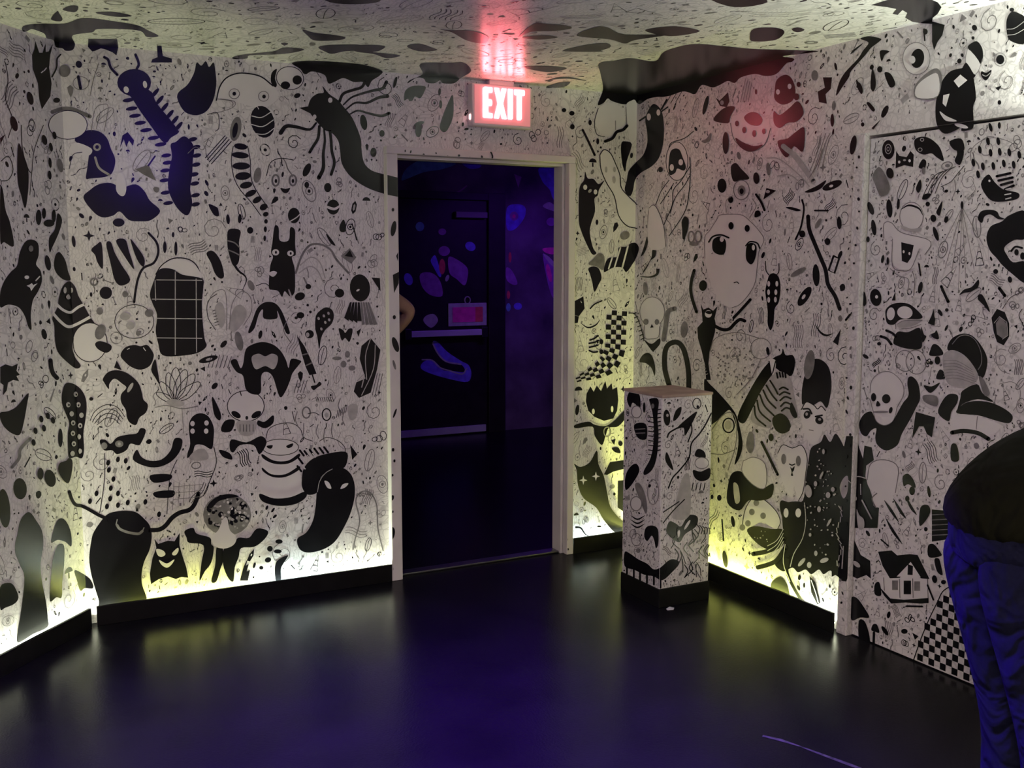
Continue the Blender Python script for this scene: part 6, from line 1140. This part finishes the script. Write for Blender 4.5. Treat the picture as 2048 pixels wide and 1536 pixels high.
def loft(name, rings, mat, parent, k=24, cap=True, wob=0.0, seed=1):
    """rings: (centre, axis a, axis b) half axes as vectors"""
    rr = random.Random(seed); v, f = [], []
    ph = [rr.uniform(0, 6) for _ in range(6)]
    for ri, (c, a, b) in enumerate(rings):
        for i in range(k):
            t = 2 * math.pi * i / k
            w = 1 + wob * (math.sin(3 * t + ri * 1.3 + ph[0]) * .5 + math.sin(5 * t - ri * .9 + ph[1]) * .35 + math.sin(2 * t + ri * 2.1 + ph[2]) * .3)
            v.append(V3(c) + (V3(a) * math.cos(t) + V3(b) * math.sin(t)) * w)
    for r in range(len(rings) - 1):
        for i in range(k):
            j = (i + 1) % k
            f.append((r * k + i, r * k + j, (r + 1) * k + j, (r + 1) * k + i))
    if cap: f += [tuple(reversed(range(k))), tuple(range((len(rings) - 1) * k, len(rings) * k))]
    o = mesh_obj(name, v, f, mat, None, smooth=True)
    bm = bmesh.new(); bm.from_mesh(o.data); bmesh.ops.recalc_face_normals(bm, faces=bm.faces); bm.to_mesh(o.data); bm.free()
    s = o.modifiers.new('sub', 'SUBSURF'); s.levels = 1; s.render_levels = 2
    return adopt(o, parent)
def hand(j, e, side, wrist, d, across, curl):
    """palm and five fingers; d = pointing direction, across = towards the thumb, curl = palm side"""
    d, across, curl = V3(d).normalized(), V3(across).normalized(), V3(curl).normalized()
    palm = V3(j[wrist][0]) + d * 0.055
    j[side + 'palm'] = (palm, (0.026, 0.02)); e.append((wrist, side + 'palm'))
    k2 = palm + d * 0.035
    j[side + 'knuckle'] = (k2, (0.028, 0.016)); e.append((side + 'palm', side + 'knuckle'))
    for n, (o, l) in enumerate(((0.030, .068), (0.010, .076), (-0.010, .071), (-0.029, .055))):
        prev = side + 'knuckle'
        for s_ in range(3):
            t = (s_ + 1) / 3
            p = k2 + across * o * (1 + .15 * t) + d * (l * t * (1 - .18 * t)) + curl * (l * .45 * t * t)
            nm = '%sf%d_%d' % (side, n, s_); j[nm] = (p, 0.0092 - 0.0008 * s_); e.append((prev, nm)); prev = nm
    p1 = palm - d * 0.02 + across * 0.034; p2 = p1 + d * 0.032 + across * 0.018 + curl * 0.008; p3 = p2 + d * 0.028 + curl * 0.008
    for nm, p, r, pr in (('t0', p1, .013, 'palm'), ('t1', p2, .0105, 't0'), ('t2', p3, .009, 't1')):
        j[side + nm] = (p, r); e.append((side + pr, side + nm))

def build_person(label, base, F, S, q, shirt_m, jeans_m, hair_m, sleeve=0.5):
    """q: pose in person space (forward, side, up). base on the floor."""
    base, F, S = V3(base), V3(F).normalized(), V3(S).normalized()
    T = lambda p: base + F * p[0] + S * p[1] + V3((0, 0, p[2]))
    root = empty('person', base); tag(root, label, 'person')
    J, Ed = {}, []
    def add(n, p, r, frm=None):
        J[n] = (T(p), r)
        if frm: Ed.append((frm, n))
    add('pelvis', q['pelvis'], .105)
    add('waist', q['waist'], .098, 'pelvis'); add('chest', q['chest'], .115, 'waist'); add('upper', q['upper'], .10, 'chest')
    add('neck', q['neck'], .052, 'upper'); add('jaw', q['jaw'], .062, 'neck'); add('skull', q['skull'], .092, 'jaw'); add('crown', q['crown'], .066, 'skull')
    for s_, sg in (('l', 1), ('r', -1)):
        add(s_ + 'hip', q[s_ + 'hip'], .085, 'pelvis'); add(s_ + 'knee', q[s_ + 'knee'], .056, s_ + 'hip'); add(s_ + 'calf', tuple((a * .6 + b * .4) for a, b in zip(q[s_ + 'knee'], q[s_ + 'ankle'])), .054, s_ + 'knee')
        add(s_ + 'ankle', q[s_ + 'ankle'], .038, s_ + 'calf'); a = q[s_ + 'ankle']; add(s_ + 'toe', (a[0] + .13, a[1] + .02 * sg, .035), .032, s_ + 'ankle')
        add(s_ + 'sho', q[s_ + 'sho'], .056, 'upper'); add(s_ + 'elb', q[s_ + 'elb'], .042, s_ + 'sho')
        add(s_ + 'fore', tuple((a_ * .65 + b_ * .35) for a_, b_ in zip(q[s_ + 'elb'], q[s_ + 'wri'])), .041, s_ + 'elb'); add(s_ + 'wri', q[s_ + 'wri'], .026, s_ + 'fore')
        dr = (T(q[s_ + 'wri']) - T(q[s_ + 'elb'])).normalized()
        ac = (F - dr * F.dot(dr)).normalized(); hand(J, Ed, s_, s_ + 'wri', dr, ac, dr.cross(ac) * sg)
    body = skin_mesh('body', J, Ed, M['skin'], root, 'pelvis')
    # face and hair
    up = (T(q['crown']) - T(q['jaw'])).normalized(); look = (F - up * F.dot(up)).normalized(); sd = up.cross(look)
    hc = T(q['skull'])
    def ball(name, c, rx, ry, rz, mat, k=14):
        v, f = [], []
        for i in range(k + 1):
            a = math.pi * i / k
            for n in range(k):
                b = 2 * math.pi * n / k
                v.append(c + look * (rx * math.sin(a) * math.cos(b)) + sd * (ry * math.sin(a) * math.sin(b)) + up * (rz * math.cos(a)))
        for i in range(k):
            for n in range(k): f.append((i * k + n, i * k + (n + 1) % k, (i + 1) * k + (n + 1) % k, (i + 1) * k + n))
        return adopt(mesh_obj(name, v, f, mat, None, smooth=True), root)
    for sg in (1, -1):
        ball('eye', hc + look * .080 + sd * .033 * sg + up * .0, .014, .016, .011, M['W'], 8)
        ball('ear', hc + sd * .090 * sg - look * .005 - up * .012, .02, .009, .032, M['skin'], 8)
    ball('nose', hc + look * .096 - up * .03, .02, .015, .026, M['skin'], 8)
    ball('mouth', hc + look * .076 - up * .072, .014, .024, .007, simple('lips', (0.35, 0.14, 0.12), 0.5), 8)
    ball('hair', hc - look * .02 + up * .03, .105, .102, .10, hair_m, 16)
    # trousers: seat and two legs
    lp, rp, pv = T(q['lhip']), T(q['rhip']), T(q['pelvis'])
    for s_ in ('l', 'r'):
        h_, k_, a_ = T(q[s_ + 'hip']), T(q[s_ + 'knee']), T(q[s_ + 'ankle'])
        pts = [(h_ + V3((0, 0, .09)), .118, .098), (h_, .122, .098), (h_.lerp(k_, .35), .100, .088), (h_.lerp(k_, .7), .086, .078), (k_, .076, .070), (k_.lerp(a_, .4), .073, .067), (k_.lerp(a_, .8), .066, .062), (a_ + V3((0, 0, .01)), .068, .064)]
        o = loft('trouser_leg', [(c, F * a, S * b) for c, a, b in pts], jeans_m, root, 20, True, 0.035, 5)
        sh = a_ + F * .05; sh.z = 0
        loft('shoe', [(sh + V3((0, 0, .001)), F * .135, S * .046), (sh + V3((0, 0, .03)), F * .138, S * .048), (sh + V3((0, 0, .06)) - F * .02, F * .105, S * .044), (sh + V3((0, 0, .10)) - F * .05, F * .055, S * .042)], M['shoe'], root, 18)
    loft('trouser_seat', [(pv + V3((0, 0, -.06)), F * .10, S * .13), (pv + V3((0, 0, -.01)), F * .128, S * .175), (pv + V3((0, 0, .06)) , F * .122, S * .17), (pv + V3((0, 0, .11)) + F * .01, F * .105, S * .155)], jeans_m, root, 24, True, 0.02, 8)
    # shirt: torso and sleeves
    path = [T(p) for p in q['shirt']]; rs = q['shirt_r']; rings = []
    for i, c in enumerate(path):
        t = (path[min(i + 1, len(path) - 1)] - path[max(i - 1, 0)]).normalized()
        b = (F - t * F.dot(t)); b = b.normalized() if b.length > .05 else V3((0, 0, -1))
        rings.append((c, b * rs[i][0], S * rs[i][1]))
    shirt = loft('shirt', rings, shirt_m, root, 28, True, 0.03, 3)
    for s_ in ('l', 'r'):
        a, b = T(q[s_ + 'sho']), T(q[s_ + 'elb']); u = T(q['upper'])
        e_ = a.lerp(b, sleeve); d = (b - a).normalized(); n1 = d.orthogonal().normalized(); n2 = d.cross(n1)
        o = loft('sleeve', [(a.lerp(u, .45), n1 * .06, n2 * .06), (a, n1 * .078, n2 * .075), (a.lerp(e_, .5), n1 * .074, n2 * .07), (e_, n1 * .07, n2 * .066)], shirt_m, root, 16, True, 0.04, 9)
    return root

# bent over person at the right, near the camera
CF, CR = V3((SY, CY, 0)), V3((CY, -SY, 0))
b0 = CF * 2.1 + CR * 1.05
q1 = dict(pelvis=(0.005, 0, .95), waist=(.06, 0, 1.04), chest=(.19, 0, 1.10), upper=(.31, 0, 1.15), neck=(.40, 0, 1.20), jaw=(.46, 0, 1.22), skull=(.53, 0, 1.26), crown=(.58, 0, 1.33),
          lhip=(.015, .085, .88), rhip=(.015, -.085, .88), lknee=(.09, .10, .49), rknee=(.085, -.095, .49), lankle=(.085, .11, .09), rankle=(.08, -.105, .09),
          lsho=(.32, .18, 1.13), rsho=(.32, -.18, 1.13), lelb=(.36, .22, .86), relb=(.36, -.22, .86), lwri=(.42, .19, .62), rwri=(.42, -.19, .62),
          shirt=[(.002, 0, .955), (.0, 0, 1.01), (.045, 0, 1.06), (.11, 0, 1.085), (.20, 0, 1.105), (.30, 0, 1.145), (.37, 0, 1.18), (.40, 0, 1.20)],
          shirt_r=[(.150, .172), (.143, .172), (.128, .172), (.125, .18), (.128, .19), (.115, .185), (.075, .10), (.055, .06)])
build_person('dark clothed person in jeans bending forward beside the painted door', (b0.x, b0.y, 0), CR, CF, q1,
             cloth('black_shirt', (0.006, 0.0065, 0.003)), cloth('blue_jeans', (0.007, 0.008, 0.024), 140, 9), M['hair'], 0.75)
# person standing in the dark room, mostly hidden by the wall; only a bent bare arm shows past the post
q2 = dict(pelvis=(0, 0, .95), waist=(.01, 0, 1.06), chest=(.01, 0, 1.24), upper=(0, 0, 1.38), neck=(.01, 0, 1.49), jaw=(.05, 0, 1.54), skull=(.04, 0, 1.62), crown=(.03, 0, 1.70),
          lhip=(0, .085, .88), rhip=(0, -.085, .88), lknee=(.02, .10, .49), rknee=(.02, -.10, .49), lankle=(-.01, .11, .09), rankle=(-.01, -.11, .09),
          lsho=(0, .18, 1.38), rsho=(0, -.19, 1.40), lelb=(-.03, .24, 1.10), relb=(-.01, -.38, 1.29), lwri=(.08, .24, .86), rwri=(.06, -.235, 1.12),
          shirt=[(0, 0, .90), (0, 0, .98), (.005, 0, 1.08), (.01, 0, 1.22), (.005, 0, 1.34), (.005, 0, 1.42), (.008, 0, 1.46)],
          shirt_r=[(.135, .185), (.13, .18), (.122, .17), (.13, .185), (.12, .19), (.08, .12), (.058, .065)])
build_person('person in the dark room showing only a bent bare arm past the door post', (1.648, 5.02, 0), (0, 1, 0), (-1, 0, 0), q2,
             cloth('tan_shirt', (0.20, 0.15, 0.10)), cloth('dark_trousers', (0.03, 0.03, 0.04)), M['hair'], 0.35)
